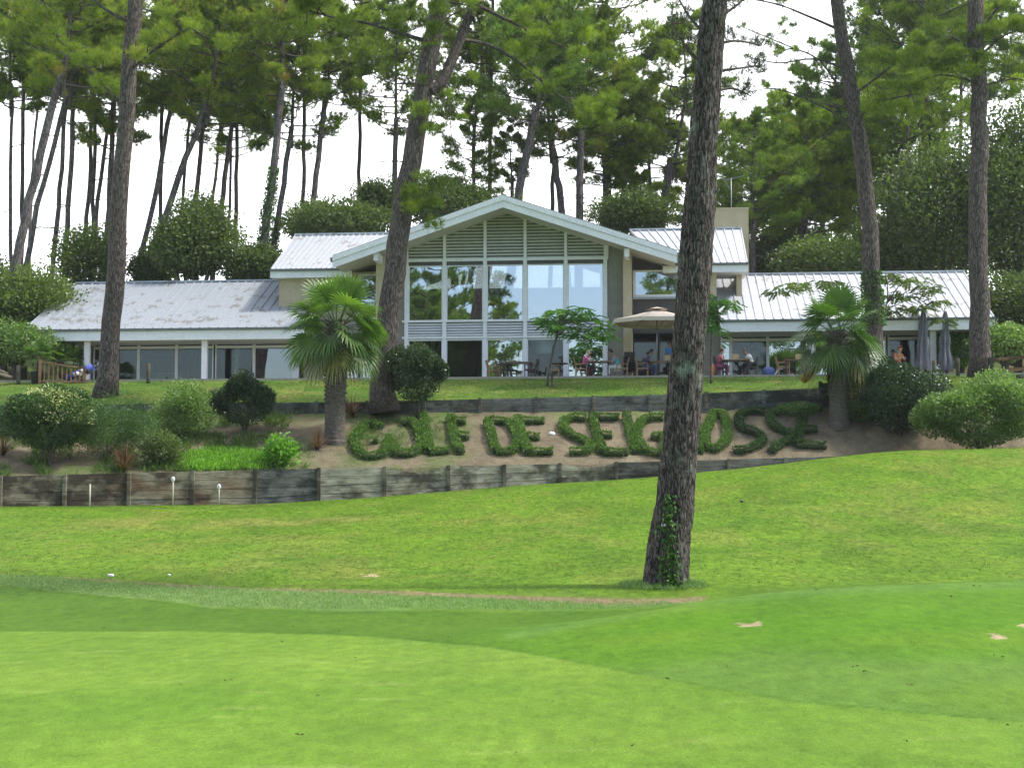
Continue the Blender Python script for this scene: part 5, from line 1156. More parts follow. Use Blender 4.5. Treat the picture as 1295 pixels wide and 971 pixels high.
feather([(1107,470),(1110,430),(1118,395),(1125,375)], 65.8, [(1010,360,34,6,0),(985,368,18,5,0),(1045,358,24,7,.4),(1150,352,30,8,0),(1140,375,30,8,.3),(1175,365,22,6,0),(1160,390,24,7,0),(1185,382,16,6,0),(1120,350,24,6,0),(1190,405,12,7,0),(1130,392,18,6,0)], 'spreading dark leaved tree with flat boughs over the right wing roof', 3, True)
MB().box(-.05,-.05,-.1,.05,.05,.62).build('s', M['post'], None)
o = C.objects[-1]; o.name = 'tree_stake'; o.location = spot(698, 61.4); tag(o, 'short grey stake beside the young feathery tree', 'stake')
# ------------------------------------------------------------ hedge lettering
c6 = lambda *p: [(420+x/2.943, 490+y/2.943) for x, y in p]
c7 = lambda *p: [(860+x/5.396, 500+y/5.396) for x, y in p]
def arc(cx, cy, rx, ry, a0, a1, n=14): return [(cx+rx*math.cos(math.radians(a0+(a1-a0)*i/n)), cy-ry*math.sin(math.radians(a0+(a1-a0)*i/n))) for i in range(n+1)]
letters = [
 ('G', [c6((182,150),(145,140),(105,160),(85,200),(92,235),(125,258),(180,256),(205,235),(205,210)), c6((150,200),(172,202))], 'hedge', 'leafy hedge letter G that starts the word GOLF'),
 ('O', [c6((258,135),(295,132),(315,150),(330,190),(328,225),(300,248),(245,250),(222,230),(215,195))], 'hedge', 'hedge letter O in the word GOLF, its left side grown into the G'),
 ('L', [c6((338,105),(350,170),(362,242)), c6((362,244),(400,242),(435,238))], 'hedge', 'tall hedge letter L in the word GOLF'),
 ('F', [c6((440,118),(452,180),(475,245)), c6((445,128),(498,130)), c6((468,185),(510,187))], 'hedge', 'hedge letter F that ends the word GOLF'),
 ('D', [c6((580,128),(592,180),(612,243)), c6((612,243),(655,243),(685,228),(690,195),(675,155),(645,132),(585,128))], 'hedge', 'hedge letter D of the word DE'),
 ('E', [c6((690,118),(706,180),(732,248)), c6((705,128),(790,128)), c6((725,186),(772,188)), c6((735,245),(822,242))], 'hedge', 'hedge letter E of the word DE, left of the white stone'),
 ('S', [c6((948,120),(900,116),(865,130),(862,158),(890,180),(935,200),(960,220),(950,240),(885,245))], 'hedge', 'hedge letter S starting the last word, right of the white stone'),
 ('E', [c6((970,108),(984,175),(1008,245)), c6((978,114),(1068,114)), c6((1000,182),(1042,182)), c6((1008,246),(1100,246))], 'hedge', 'hedge letter E standing second in the last word'),
 ('I', [c6((1096,108),(1108,165),(1130,244))], 'hedge', 'hedge letter I, a single slanted stroke left of the big trunk'),
 ('G', [c6((1232,115),(1180,118),(1145,140),(1135,180),(1150,220),(1185,244),(1236,250)), c6((1188,188),(1235,190),(1236,245))], 'hedge', 'hedge letter G half hidden by the big foreground trunk'),
 ('N', [[(852,527),(856,550),(860,575)], [(853,528),(868,550),(882,573)], [(879,525),(881,550),(884,572)]], 'hedge', 'hedge letter N mostly hidden behind the big foreground trunk'),
 ('O', [[(907+x, 547+y) for x, y in [(-5,-23),(7,-22),(12,-8),(13,6),(6,17),(-4,22),(-12,20),(-15,8),(-13,-4),(-9,-12),(-5,-23)]]], 'hedge', 'oval hedge letter O just right of the big foreground trunk'),
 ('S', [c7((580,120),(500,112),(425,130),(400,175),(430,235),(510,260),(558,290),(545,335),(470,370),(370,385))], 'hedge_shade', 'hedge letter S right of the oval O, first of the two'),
 ('S', [c7((788,98),(700,98),(640,120),(615,175),(660,230),(750,265),(760,300),(690,335),(620,385))], 'hedge_shade', 'shaded hedge letter S running into the last E'),
 ('E', [c7((845,95),(970,95)), c7((835,110),(835,180),(815,260),(800,345)), c7((840,245),(930,240)), c7((795,345),(1000,350))], 'hedge_shade', 'shaded hedge letter E that ends the last word, left of the right palm')]
def strokehedge(strokes, m, seed):
    g = np.random.default_rng(seed); P = []; N = []; core = MB(); w = .14; h = .25; o = None
    for st in strokes:
        pts = [hit(x, y+3, BB) for x, y in st]; pts = [p for p in pts if p]
        if o is None: o = pts[0].copy()
        Q = interp_path([p-o for p in pts], max(8, int(sum((b-a).length for a, b in zip(pts, pts[1:]))/.1)))
        core.tube([q+Vector((0,0,h*.38)) for q in Q], [w*.72]*len(Q), 6, jit=.25)
        A = np.array([tuple(q) for q in Q]); L = sum((b-a).length for a, b in zip(Q, Q[1:])); n = int(L*950)
        i = g.random(n)*(len(A)-1.001); k = i.astype(int); f = (i-k)[:, None]; c = A[k]*(1-f)+A[k+1]*f
        k2 = np.clip(k, 0, len(A)-2); tg = unit(A[k2+1]-A[k2]); sd = unit(np.cross(tg, np.array([0,0,1.0]))); up_ = np.array([0,0,1.0])
        s = g.uniform(-1, 1, n); top_ = g.random(n) < .5; hh = h*(.82+.36*vnoise(i*.35, i*0, 1, seed)); uu = np.where(top_, s, np.sign(s)*(.86+.2*g.random(n))); zz = np.where(top_, hh*(.88+.24*g.random(n)), hh*g.random(n))
        ragged = g.random(n) < .06; zz = zz+ragged*g.random(n)*.09
        P.append(c+sd*(uu*w)[:, None]+up_*zz[:, None]); N.append(sd*np.where(top_, 0, uu)[:, None]+up_*np.where(top_, 1, .15)[:, None])
    P = np.concatenate(P); N = np.concatenate(N); D = N+g.normal(0, .6, N.shape)
    return o, core, blades(P, D, .045+.04*g.random(len(P)), .035)
M['core'] = simple('hedge_inside', (.02,.035,.012), (.03,.05,.015), .95, 10)
for i, (ch_, st, m, lab) in enumerate(letters):
    o_, core, V = strokehedge(st, m, i+1); t_ = empty('hedge_letter', o_, lab, 'hedge letter', 'clipped hedge letters spelling the name of the golf club')
    link('foliage', quads('foliage', V), t_, M[m]); core.build('stems', M['core'], t_)
o = MB().ball((0,0,.04), (.13,.1,.09), 10).build('white_stone', M['white'], None); o.location = hit(698, 550, BB); tag(o, 'white round stone on the bare bank between the words DE and the last word', 'stone')
# ============================================================ TERRACE FURNITURE AND SMALL THINGS
def on_terrace(px, ly): return W(BX(px, ly), ly, 0)
M['wick'] = simple('dark_wicker', (.035,.03,.028), (.06,.05,.045), .7, 60, .4)
M['teak'] = simple('teak_wood', (.36,.23,.12), (.28,.17,.09), .6, 12, .2)
M['tabletop'] = simple('brown_tabletop', (.2,.12,.08), (.14,.09,.06), .35, 6, .1)
def chair(px, ly, rz, lab, kind='dark', occupied=False):
    t = empty('armchair', on_terrace(px, ly), lab, 'chair', 'armchairs around the terrace tables', rz=rz)
    fm, sm = (M['wick'], M['wick']) if kind == 'dark' else (M['teak'], M['teak'])
    # faces -y locally
    MB().box(-.25,-.24,.38,.25,.24,.44).build('seat', sm, t, .012)
    b = MB(); n = 9
    for k in range(n): x = -.24+.48*k/(n-1); b.bar((x,.22,.46), (x*.98,.33,.9), .028, .018)
    for z in (.5,.62,.74,.88): b.bar((-.26,.235+(z-.46)*.24,z), (.26,.235+(z-.46)*.24,z), .03, .03)
    b.build('backrest', sm, t)
    for x in (-.26,.26):
        for y in (-.23,.24): MB().bar((x,y,0), (x,y*(1.0),.62 if y < 0 else .46), .045).build('leg', fm, t)
        MB().box(x-.03,-.27,.62,x+.03,.26,.65).build('arm', fm, t, .008)
    return t
def table(px, ly, lab, r=.45, sq=False, h=.74, m='tabletop'):
    t = empty('terrace_table', on_terrace(px, ly), lab, 'table', 'round and square terrace tables', rz=ROT)
    if sq: MB().box(-r,-r*.8,h-.04,r,r*.8,h).build('tabletop', M[m], t, .008)
    else: MB().lathe([(0,h-.04),(r-.01,h-.04),(r,h-.02),(r-.01,h),(0,h)], 32).build('tabletop', M[m], t)
    if sq:
        for sx in (-1,1):
            for sy in (-1,1): MB().bar((sx*(r-.07),sy*(r*.8-.07),0),(sx*(r-.07),sy*(r*.8-.07),h-.04), .05).build('leg', M['wick'], t)
    else:
        MB().tube([(0,0,0),(0,0,h-.04)], .04, 10).build('leg', M['wick'], t)
        f = MB(); [f.bar((0,0,.03),(math.cos(a)*.33,math.sin(a)*.33,.02), .06, .03) for a in (.78,2.36,3.93,5.5)]; f.build('foot', M['wick'], t)
    return t
L_, R_ = -PI/2, PI/2      # local -y turned: chair facing +x (right) = +pi/2 ; facing -x = -pi/2
FR, FL = PI/2, -PI/2
table(656,-2.6,'long dark table in front of the lower gable windows', .62, True)
chair(640,-2.5,FR,'dark wicker armchair at the left end of the long dark table')
chair(672,-2.4,FL-.3,'dark wicker armchair pushed in right of the long dark table')
table(637,-1.7,'small dark round table left of the long table, by the windows', .35, m='wick')
chair(624,-2.0,FR+.2,'light wooden armchair at the far left of the terrace furniture','teak')
chair(700,-2.0,FL,'light wooden armchair behind the stake of the young tree','teak')
table(708,-2.0,'low dark table behind the young feathery tree', .38, m='wick')
table(757,-2.6,'table between the person in pink and the woman in turquoise, with a white cup', .5, True)
chair(735,-2.6,FR,'wooden armchair holding the person in pink','teak')
chair(786,-2.6,FL,'wooden armchair of the woman in turquoise','teak')
st_ = empty('stacked_chairs', on_terrace(796,-1.0), 'tall stack of dark wicker chairs against the tan column', 'chair stack', rz=ROT)
for k in range(4):
    z = k*.16; m_ = MB(); m_.box(-.25,-.24,z+.38,.25,.24,z+.42); m_.box(-.25,.22,z+.42,.25,.26,z+.86)
    for x in (-.25,.25):
        m_.bar((x,-.23,z if k == 0 else z+.36),(x,-.23,z+.62), .035); m_.bar((x,.24,z if k == 0 else z+.36),(x,.24,z+.6), .035); m_.box(x-.02,-.25,z+.6,x+.02,.25,z+.63)
    m_.build('chair', M['wick'], st_)
table(838,-2.6,'table under the open parasol with a menu box on it', .55, True)
chair(812,-2.6,FR,'wooden armchair of the person in the dark shirt','teak')
table(930,-2.8,'table between the person in rose and the man in white', .62, True)
chair(912,-2.7,FR,'dark wicker armchair of the person in rose')
chair(949,-2.8,FL,'dark wicker armchair of the man in white')
table(1007,-2.7,'dark table left of the right palm', .55, True)
chair(990,-2.7,FR,'wooden armchair left of the table beside the right palm','teak')
chair(1022,-2.7,FL,'wooden armchair right of the table beside the right palm','teak')
chair(998,-1.8,PI-.2,'dark wicker armchair behind the table beside the right palm')
table(1092,-2.7,'dark table right of the right palm in front of the curly haired person', .55, True)
chair(1078,-2.6,FR,'dark wicker armchair just right of the right palm trunk')
def smallbox(px, ly, z, s, m, lab, name='menu_box', cat='box'):
    o = MB().box(-s[0]/2,-s[1]/2,0,s[0]/2,s[1]/2,s[2]).build(name, m, None, .008); p = on_terrace(px, ly); o.location = (p.x, p.y, p.z+z); tag(o, lab, cat); return o
M['card'] = simple('cardboard', (.5,.36,.2), (.42,.3,.17), .8, 5, .05)
smallbox(844,-2.6,.741,(.3,.2,.26),M['card'],'tan cardboard box on the table under the open parasol')
smallbox(930,-2.8,.741,(.3,.2,.26),M['card'],'tan cardboard box on the table of the man in white')
smallbox(1010,-2.7,.741,(.26,.2,.24),M['card'],'tan cardboard box on the table beside the right palm')
for k, (px, r, c_, lab) in enumerate(((752,.035,'white','white cup on the table of the woman in turquoise'), (760,.11,'white','white plate on the table of the woman in turquoise'))):
    h = .09 if r < .05 else .015; o = MB().lathe([(0,0),(r*.7,0),(r,h),(r*.9,h),(r*.6,h*.3),(0,h*.3)], 16).build('cup' if r < .05 else 'plate', M[c_], None); p = on_terrace(px,-2.6); o.location = (p.x,p.y,p.z+.741); tag(o, lab, 'cup' if r < .05 else 'plate')
# parasols
M['canvas'] = simple('beige_canvas', (.62,.52,.42), (.56,.47,.38), .8, 4, .1); M['greycanvas'] = simple('grey_canvas', (.19,.19,.21), (.14,.14,.16), .85, 5, .2)
def parasol():
    ly = -2.6; px = 831; p = on_terrace(px, ly); t = empty('open_parasol', p, 'open beige parasol beside the big foreground trunk', 'parasol', rz=ROT+.1); s = 67/F
    zt = (620-390)/F*(p.y)-p.z; ze = (620-405)/F*p.y-p.z; R = 60*s; n = 8; V = [(0,0,zt)]; mb = MB()
    ring = []
    for k in range(n):
        a = 2*PI*k/n+PI/8; ring.append(Vector((R*math.cos(a)*1.0, R*.9*math.sin(a), ze)))
    for k in range(n):
        a, b = ring[k], ring[(k+1) % n]; g = 6; T_ = Vector((0,0,zt)); grid = []
        for i in range(g+1):
            u = i/g; A = T_.lerp(a, u); Bq = T_.lerp(b, u); grid.append([A.lerp(Bq, j/4)+Vector((0,0,-.05*math.sin(PI*j/4)*u-.03*math.sin(PI*u))) for j in range(5)])
        vs = [q for r_ in grid for q in r_]; mb.add(vs, [(i*5+j, i*5+5+j, i*5+6+j, i*5+1+j) for i in range(g) for j in range(4)], 0, True)
        mb.add([a, b, b+Vector((0,0,-.17)), a+Vector((0,0,-.17))], [(0,1,2,3)])
    mb.build('canopy', M['canvas'], t)
    tp = MB(); tp.lathe([(0,zt+.10),(.25,zt+.04),(.5,zt-.02)], 8, smooth=False).build('vent_cap', M['canvas'], t)
    MB().tube([(0,0,.05),(0,0,zt)], .028, 12).build('pole', M['metal'], t)
    rb = MB(); [rb.bar((0,0,zt-.06), q+Vector((0,0,-.02)), .02) for q in ring]; [rb.bar((0,0,ze-.5), Vector((0,0,zt-.06)).lerp(q,.55), .015) for q in ring]; rb.build('ribs', M['metal'], t)
    MB().box(-.35,-.35,0,.35,.35,.07).build('base', M['wick'], t, .01)
parasol()
def closed(px, ly, pyt, pyb, lab, seed):
    p = on_terrace(px, ly); t = empty('closed_parasol', p, lab, 'parasol', 'folded grey parasols at the right end of the terrace'); r_ = random.Random(seed)
    zt = (620-pyt)/F*p.y-p.z; z0 = max(.25, (620-pyb)/F*p.y-p.z); n = 40; V = np.zeros((26, n+1, 3)); ph = [r_.uniform(0, 6) for _ in range(4)]
    for i in range(26):
        u = i/25; R = (.035+.25*u**.6)*(1-.18*math.sin(u*9+seed)**2)*(1 if u < .93 else 1-.25*(u-.93)/.07)
        for k in range(n+1):
            a = 2*PI*(k % n)/n; f = 1+.34*math.sin(a*6+ph[0]+u*2.2)+.12*math.sin(a*11+ph[1]-u*4)
            V[i, k] = (R*f*math.cos(a)+.03*math.sin(u*5+seed), R*f*math.sin(a), zt-(zt-z0)*u+(.06*math.sin(a*3+ph[2]) if i == 25 else 0))
    link('canopy', gridmesh('canopy', V), t, M['greycanvas'])
    MB().tube([(0,0,0),(0,0,zt+.12)], .028, 10).build('pole', M['metal'], t); MB().box(-.35,-.35,0,.35,.35,.08).build('base', M['wick'], t, .01)
    st = MB(); st.tube([(.21*math.cos(a), .21*math.sin(a), z0+(zt-z0)*.45) for a in np.linspace(0, 2*PI, 14)], .015, 5, cap=False); st.build('strap', M['wick'], t)
closed(1168,-2.2,388,480,'folded grey parasol left of the white column at the right, the taller one',1)
closed(1196,-2.0,392,470,'folded grey parasol right of the white column, half behind leaves',2)
# blue and white bag, dry orange palm leaf
o = MB().ball((0,0,.22), (.3,.2,.24), 14).build('bag', simple('blue_bag', (.08,.12,.3), (.06,.09,.24), .7), None); o.location = on_terrace(972,-2.7); tag(o, 'rounded blue bag on the terrace right of the man in white', 'bag')
o = MB().bar((-.12,0,0),(.12,0,.32),.06,.05).build('white_crutch', M['white'], None); o.location = on_terrace(981,-2.75); tag(o, 'white slanting leg beside the blue bag', 'stand')
g = np.random.default_rng(12); n = 900; a = g.uniform(-.75, .75, n); r_ = g.random(n)**.5
root = empty('dry_palm_leaf', (0,0,0), 'orange brown dead palm leaf hanging left of the right palm trunk', 'palm leaf'); c0 = at(1053, 452, 57.2); root.location = c0
P = np.c_[-r_*1.1*np.cos(a*.7)+.0, g.normal(0,.12,n), -r_*.55-.25*np.abs(a)*r_-.12*r_**2+.05]
link('leaf', quads('leaf', blades(P, np.c_[-.7+g.normal(0,.25,n), g.normal(0,.25,n), -.9*np.ones(n)], .3, .03)), root, M['orange_dry'])
MB().tube([(.35,0,.15),(0,0,.05),(-.3,0,-.1)], .014, 5).build('stalk', M['palm_dry'], root)
# ------------------------------------------------------------ people
def skinmesh(name, J, E, parent, m, sub=2):
    """J: {joint: (pos, radius)}, E: edges; grown with a Skin modifier, root at the first joint"""
    me = bpy.data.meshes.new(name); keys = list(J); me.from_pydata([J[k][0] for k in keys], [(keys.index(a), keys.index(b)) for a, b in E], [])
    o = link(name, me, parent); s = o.modifiers.new('s', 'SKIN'); s.use_smooth_shade = True
    for i, k in enumerate(keys):
        d = me.skin_vertices[0].data[i]; r = J[k][1]; d.radius = (r, r) if not isinstance(r, tuple) else r; d.use_root = (i == 0)
    o.modifiers.new('d', 'SUBSURF').levels = sub; o.modifiers['d'].render_levels = sub
    dg = bpy.context.evaluated_depsgraph_get(); dg.update(); ev = o.evaluated_get(dg); mm = bpy.data.meshes.new_from_object(ev)
    o.modifiers.clear(); o.data = mm; mm.materials.clear(); mm.materials.append(m); return o
M['skin'] = simple('skin', (.5,.31,.22), (.45,.27,.19), .5, 4, .02); M['skin2'] = simple('tanned_skin', (.3,.17,.11), (.27,.15,.1), .5, 4, .02)
def cloth(name, c): return simple(name, c, tuple(x*.85 for x in c), .85, 10, .1)
def head(parent, hp, face, skin, hair, hairstyle='short', tilt=0):
    """features and hair on a head centred at hp; face = unit vector in xy"""
    fx, fy = face; s = (-fy, fx); hb = MB()
    def P(f, l, u): return (hp[0]+fx*f+s[0]*l, hp[1]+fy*f+s[1]*l, hp[2]+u)
    fb = MB(); fb.ball(P(.098,0,-.015), .018, 8); fb.ball(P(-.0,.083,-.01), (.014,.014,.03), 8); fb.ball(P(-.0,-.083,-.01), (.014,.014,.03), 8); fb.build('nose_and_ears', skin, parent)
    eb = MB(); eb.ball(P(.083,.032,.012), .012, 8); eb.ball(P(.083,-.032,.012), .012, 8); eb.build('eyes', M['dark'], parent)
    mb = MB(); mb.ball(P(.084,0,-.06), (.012,.02,.007), 8); mb.build('mouth', simple('lips', (.35,.12,.1)), parent)
    if hairstyle:
        V = MB(); n = 16; vs = []; fs = []
        big = {'short': 1.08, 'curly': 1.32, 'bob': 1.22, 'thin': 1.03}[hairstyle]
        for i in range(9):
            for k in range(n):
                a = 2*PI*k/n; front = math.cos(a); th = (i/8)*(1.75 if front < .2 else (1.75-1.05*min(1, (front-.2)/.5))); r = .1*big*(1+(.05*math.sin(a*7+i*2.3) if hairstyle in ('curly','bob') else 0))
                q = P(r*1.05*math.sin(th)*math.cos(a)-.008, r*.92*math.sin(th)*math.sin(a), .012+r*1.12*math.cos(th)); vs.append(q)
        for i in range(8):
            for k in range(n): fs.append((i*n+k, i*n+n+k, i*n+n+(k+1) % n, i*n+(k+1) % n))
        V.add(vs, fs, 0, True); h = V.build('hair', hair, parent); so = h.modifiers.new('so', 'SOLIDIFY'); so.thickness = .012
def person(px, ly, rz, lab, pose, shirt, trous, skin='skin', hair=(.03,.02,.015), style='short', sleeve='short', lean=.12, arms='table', z=0, sc=1.0, hairm=None):
    """body faces local -y; pose 'sit' or 'stand'"""
    t = empty('person', on_terrace(px, ly)+Vector((0,0,z)), lab, 'person', rz=rz); t.scale = (sc,)*3; sk = M[skin]; J = {}; 
    if pose == 'sit': hz = .50; hip = (0,.02,hz); ch = (0,.02-lean*.5,hz+.32); nk = (0,.02-lean*1.2,hz+.50); hd = (0,-.02-lean*1.6,hz+.66); kn = (.1,-.42,.50); an = (.11,-.40,.09); toe = (.12,-.56,.04)
    else: hz = .92; hip = (0,0,hz); ch = (0,-.02,hz+.34); nk = (0,-.03-lean*.3,hz+.53); hd = (0,-.05-lean*.7,hz+.70); kn = (.1,-.03,.5); an = (.1,.02,.09); toe = (.11,-.16,.04)
    J['hip'] = (hip,.13); J['belly'] = ((0,(hip[1]+ch[1])/2,(hip[2]+ch[2])/2),(.13,.11)); J['chest'] = (ch,(.15,.11)); J['neck'] = (nk,.055); J['head'] = ((hd[0],hd[1],hd[2]-.02),.085); J['crown'] = ((hd[0],hd[1]+.005,hd[2]+.06),.075)
    E = [('hip','belly'),('belly','chest'),('chest','neck'),('neck','head'),('head','crown')]; SH = {}
    for s, q in ((-1,'l'),(1,'r')):
        sh = (s*.18, ch[1], ch[2]+.12)
        if arms == 'table': el = (s*.22, ch[1]-.16, ch[2]-.14); wr = (s*.10, ch[1]-.38, ch[2]-.06)
        elif arms == 'chin': el = (s*.19, ch[1]-.24, ch[2]-.12); wr = (s*.06, ch[1]-.22, ch[2]+.10)
        else: el = (s*.23, ch[1]-.02, ch[2]-.16); wr = (s*.16, ch[1]-.24, ch[2]-.14)
        d = Vector(wr)-Vector(el); d.normalize(); hn = Vector(wr)+d*.09
        J['sh'+q] = (sh,.06); J['el'+q] = (el,.042); J['wr'+q] = (wr,.028); J['palm'+q] = (tuple(Vector(wr)+d*.05),(.035,.018)); E += [('chest','sh'+q),('sh'+q,'el'+q),('el'+q,'wr'+q),('wr'+q,'palm'+q)]
        sd = Vector((0,0,1)).cross(d).normalized()
        for f in range(4): o_ = (f-1.5)*.018; J[f'f{f}'+q] = (tuple(Vector(wr)+d*(.115+.01*(1.5-abs(f-1.5)))+sd*o_+Vector((0,0,-.02))), .009); E.append(('palm'+q, f'f{f}'+q))
        J['th'+q] = (tuple(Vector(wr)+d*.06-sd*s*.045), .01); E.append(('palm'+q, 'th'+q))
        J['hj'+q] = ((s*.09,hip[1]-.02,hip[2]-.02),.09); J['kn'+q] = ((s*kn[0],kn[1],kn[2]),.058); J['an'+q] = ((s*an[0],an[1],an[2]),.04); J['toe'+q] = ((s*toe[0],toe[1],toe[2]),.035)
        E += [('hip','hj'+q),('hj'+q,'kn'+q),('kn'+q,'an'+q),('an'+q,'toe'+q)]
    skinmesh('body', J, E, t, sk, 1)
    g = 1.16; S = {k: (J[k][0], tuple(x*g for x in J[k][1]) if isinstance(J[k][1], tuple) else J[k][1]*g) for k in ('chest','belly','hip','shl','shr')}; S['base'] = ((nk[0],nk[1]+.01,nk[2]-.06),.085)
    SE = [('chest','belly'),('belly','hip'),('chest','shl'),('chest','shr'),('chest','base')]
    if sleeve != 'none':
        k_ = .55 if sleeve == 'short' else .97
        for q in 'lr': S['sl'+q] = (tuple(Vector(J['sh'+q][0]).lerp(Vector(J['el'+q][0]), k_)),.06); SE.append(('sh'+q,'sl'+q))
    skinmesh('shirt', S, SE, t, shirt, 2)
    g = 1.22; Tm = {'hip': (J['hip'][0], .15)}; TE = []
    for q in 'lr':
        Tm['hj'+q] = (J['hj'+q][0], .105); Tm['kn'+q] = (J['kn'+q][0], .075); Tm['an'+q] = ((J['an'+q][0][0],J['an'+q][0][1],.14), .058); TE += [('hip','hj'+q),('hj'+q,'kn'+q),('kn'+q,'an'+q)]
    skinmesh('trousers', Tm, TE, t, trous, 2)
    sh_ = MB(); [sh_.ball((s*toe[0],toe[1]+.08,.045), (.05,.14,.045), 10) for s in (-1,1)]; sh_.build('shoes', M['dark'], t)
    hm = hairm or cloth('hair', hair); head(t, hd, (0,-1), sk, hm, style)
    return t
C_pink = cloth('pink_cloth', (.65,.12,.32)); C_turq = cloth('turquoise_cloth', (.06,.42,.55)); C_w = cloth('white_cloth', (.75,.75,.74)); C_navy = cloth('navy_cloth', (.07,.07,.14)); C_blue = cloth('blue_cloth', (.06,.22,.6)); C_rose = cloth('rose_cloth', (.5,.14,.2)); C_dark = cloth('dark_cloth', (.03,.03,.04)); C_jean = cloth('jeans_cloth', (.06,.1,.22)); C_or = cloth('orange_cloth', (.5,.2,.07))
person(739,-2.6,FR,'grey haired person in a pink shirt sitting at a terrace table, facing right','sit',C_pink,C_dark,hair=(.35,.28,.24),style='thin',arms='chin')
person(781,-2.6,FL,'dark haired woman in a turquoise top and white trousers sitting facing left','sit',C_turq,C_w,'skin2',(.02,.012,.01),'bob','none',.2)
person(817,-2.6,FR,'person in a dark shirt sitting under the parasol facing right','sit',C_navy,C_jean,'skin2',(.01,.01,.01),'short',lean=.15)
person(817,-1.2,PI*.15,'person in dark clothes sitting farther back under the parasol','sit',C_dark,C_dark,'skin2',(.01,.01,.01),'short')
chair(817,-1.15,PI*.15,'dark wicker armchair farther back under the parasol')
person(848,-1.6,-.5,'man in a blue polo shirt standing beside the big foreground trunk','stand',C_blue,C_dark,'skin2',(.015,.01,.01),'short',arms='hold')
person(908,-2.7,FR,'person in a rose top sitting facing right, just right of the big foreground trunk','sit',C_rose,C_pink,'skin',(.12,.07,.05),'bob',arms='chin')
person(950,-2.8,FL,'balding man in a white shirt sitting facing left at the right table','sit',C_w,C_dark,'skin2',(.1,.08,.07),'thin',lean=.2)
person(1135,-2.7,.35,'person with curly ginger hair and an orange top behind the dark round bush','sit',C_or,C_dark,'skin',(.35,.13,.05),'curly')
chair(1135,-2.65,.35,'dark wicker armchair behind the dark round bush')
person(1079,-2.6,FR,'person in a peach top sitting just right of the right palm trunk, facing right','sit',cloth('peach_cloth', (.7,.38,.25)),C_jean,'skin',(.2,.12,.06),'short')
person(1127,-1.2,.2,'dark haired person sitting behind the curly ginger haired person','sit',C_dark,C_dark,'skin2',(.01,.01,.01),'short')
chair(1127,-1.15,.2,'dark wicker armchair near the doors behind the curly ginger haired person')
o = MB().ball((0,0,.3),(.16,.14,.3),14).build('orange_backpack', C_or, None); o.location = on_terrace(900,-2.9); tag(o, 'orange bag beside the person in rose', 'bag')
# ------------------------------------------------------------ left end: golf bag, gate, bollards, logs
t = empty('golf_bag', spot(103, 67.3), 'blue and white golf bag lying on its trolley beside the left wing', 'golf bag')
cb = simple('blue_fabric', (.04,.07,.42), (.03,.05,.3), .6, 6); 
MB().tube([(-.75,0,.15),(-.4,0,.32),(.1,0,.55),(.45,0,.72)], [.12,.16,.17,.15], 14).build('bag_body', cb, t)
MB().tube([(-.1,-.02,.44),(.0,0,.5),(.12,0,.56)], [.18,.185,.18], 14).build('white_band', M['white'], t); MB().ball((-.2,-.16,.36),(.2,.08,.13),12).build('pocket', M['white'], t); MB().ball((.25,-.14,.5),(.16,.07,.12),12).build('pocket', C_dark, t)
for k, (x, z, m_) in enumerate(((.62,.95,C_dark),(.72,.86,C_w),(.78,.78,C_dark),(.68,.74,C_dark))):
    c = MB(); c.tube([(.4,0,.68),(x-.05,(k-1.5)*.05,z-.04)], .012, 6); c.ball((x,(k-1.5)*.05,z),(.07,.05,.06),10); c.build('club', m_, t)
for s in (-1,1):
    w_ = MB(); w_.tube([(-.1+.15*math.cos(a), s*.3, .15+.15*math.sin(a)) for a in np.linspace(0,2*PI,17)], .022, 6, cap=False); [w_.bar((-.1,s*.3,.15),(-.1+.14*math.cos(a),s*.3,.15+.14*math.sin(a)),.012) for a in np.linspace(0,2*PI,7)[:-1]]; w_.build('wheel', M['wick'], t)
fr_ = MB(); fr_.bar((-.1,-.3,.15),(-.1,.3,.15),.02); fr_.bar((-.1,0,.15),(.5,0,.55),.025); fr_.bar((.5,0,.55),(.95,0,.85),.02); fr_.build('trolley_frame', M['metal'], t)
t = empty('rail_gate', spot(74, 66.6), 'brown wooden slatted rail slanting away beside the potted palm', 'fence', rz=.35)
M['brownwood'] = woodmat('brown_wood', (.16,.09,.05), (.24,.15,.09), (.08,.05,.035))
f = MB(); f.bar((-.85,0,.98),(1.05,0,.72),.09,.07); f.bar((-.85,0,.12),(1.05,0,.12),.06,.06); f.build('rail', M['brownwood'], t)
for x in (-.85,1.05): MB().box(x-.06,-.06,-.1,x+.06,.06,1.08 if x < 0 else .8).build('post', M['brownwood'], t)
f = MB(); [f.box(-.85+k*.19-.03,-.03,.13,-.85+k*.19+.03,.03,.96-k*.026) for k in range(1,10)]; f.build('slats', M['brownwood'], t)
for px, Y, h, lab in ((21.5,66.5,.85,'grey round bollard at the far left beside the logs'),(186,66.4,.88,'grey round bollard on the lawn in front of the left wing'),(1213,63.2,.75,'grey round bollard left of the straight right hand pine'),(1183,58.3,.9,'short broken grey post at the right end of the upper wall')):
    o = MB().lathe([(0,-.15),(.085,-.15),(.085,h-.03),(.07,h),(0,h+.01)], 14).build('bollard', M['post'], None); o.location = spot(px, Y); tag(o, lab, 'bollard', 'round wooden bollards')
for k, (a, b, lab) in enumerate((((-18,470),(15,478),'log lying at the far left edge, the lower one'),((-18,462),(10,474),'log lying at the far left edge, the upper one'))):
    A, Bq = at(*a, 66.0+k*.3), at(*b, 66.2+k*.3); o = MB().tube([A, Bq], .1, 12).build('log', M['post'], None); tag(o, lab, 'log')
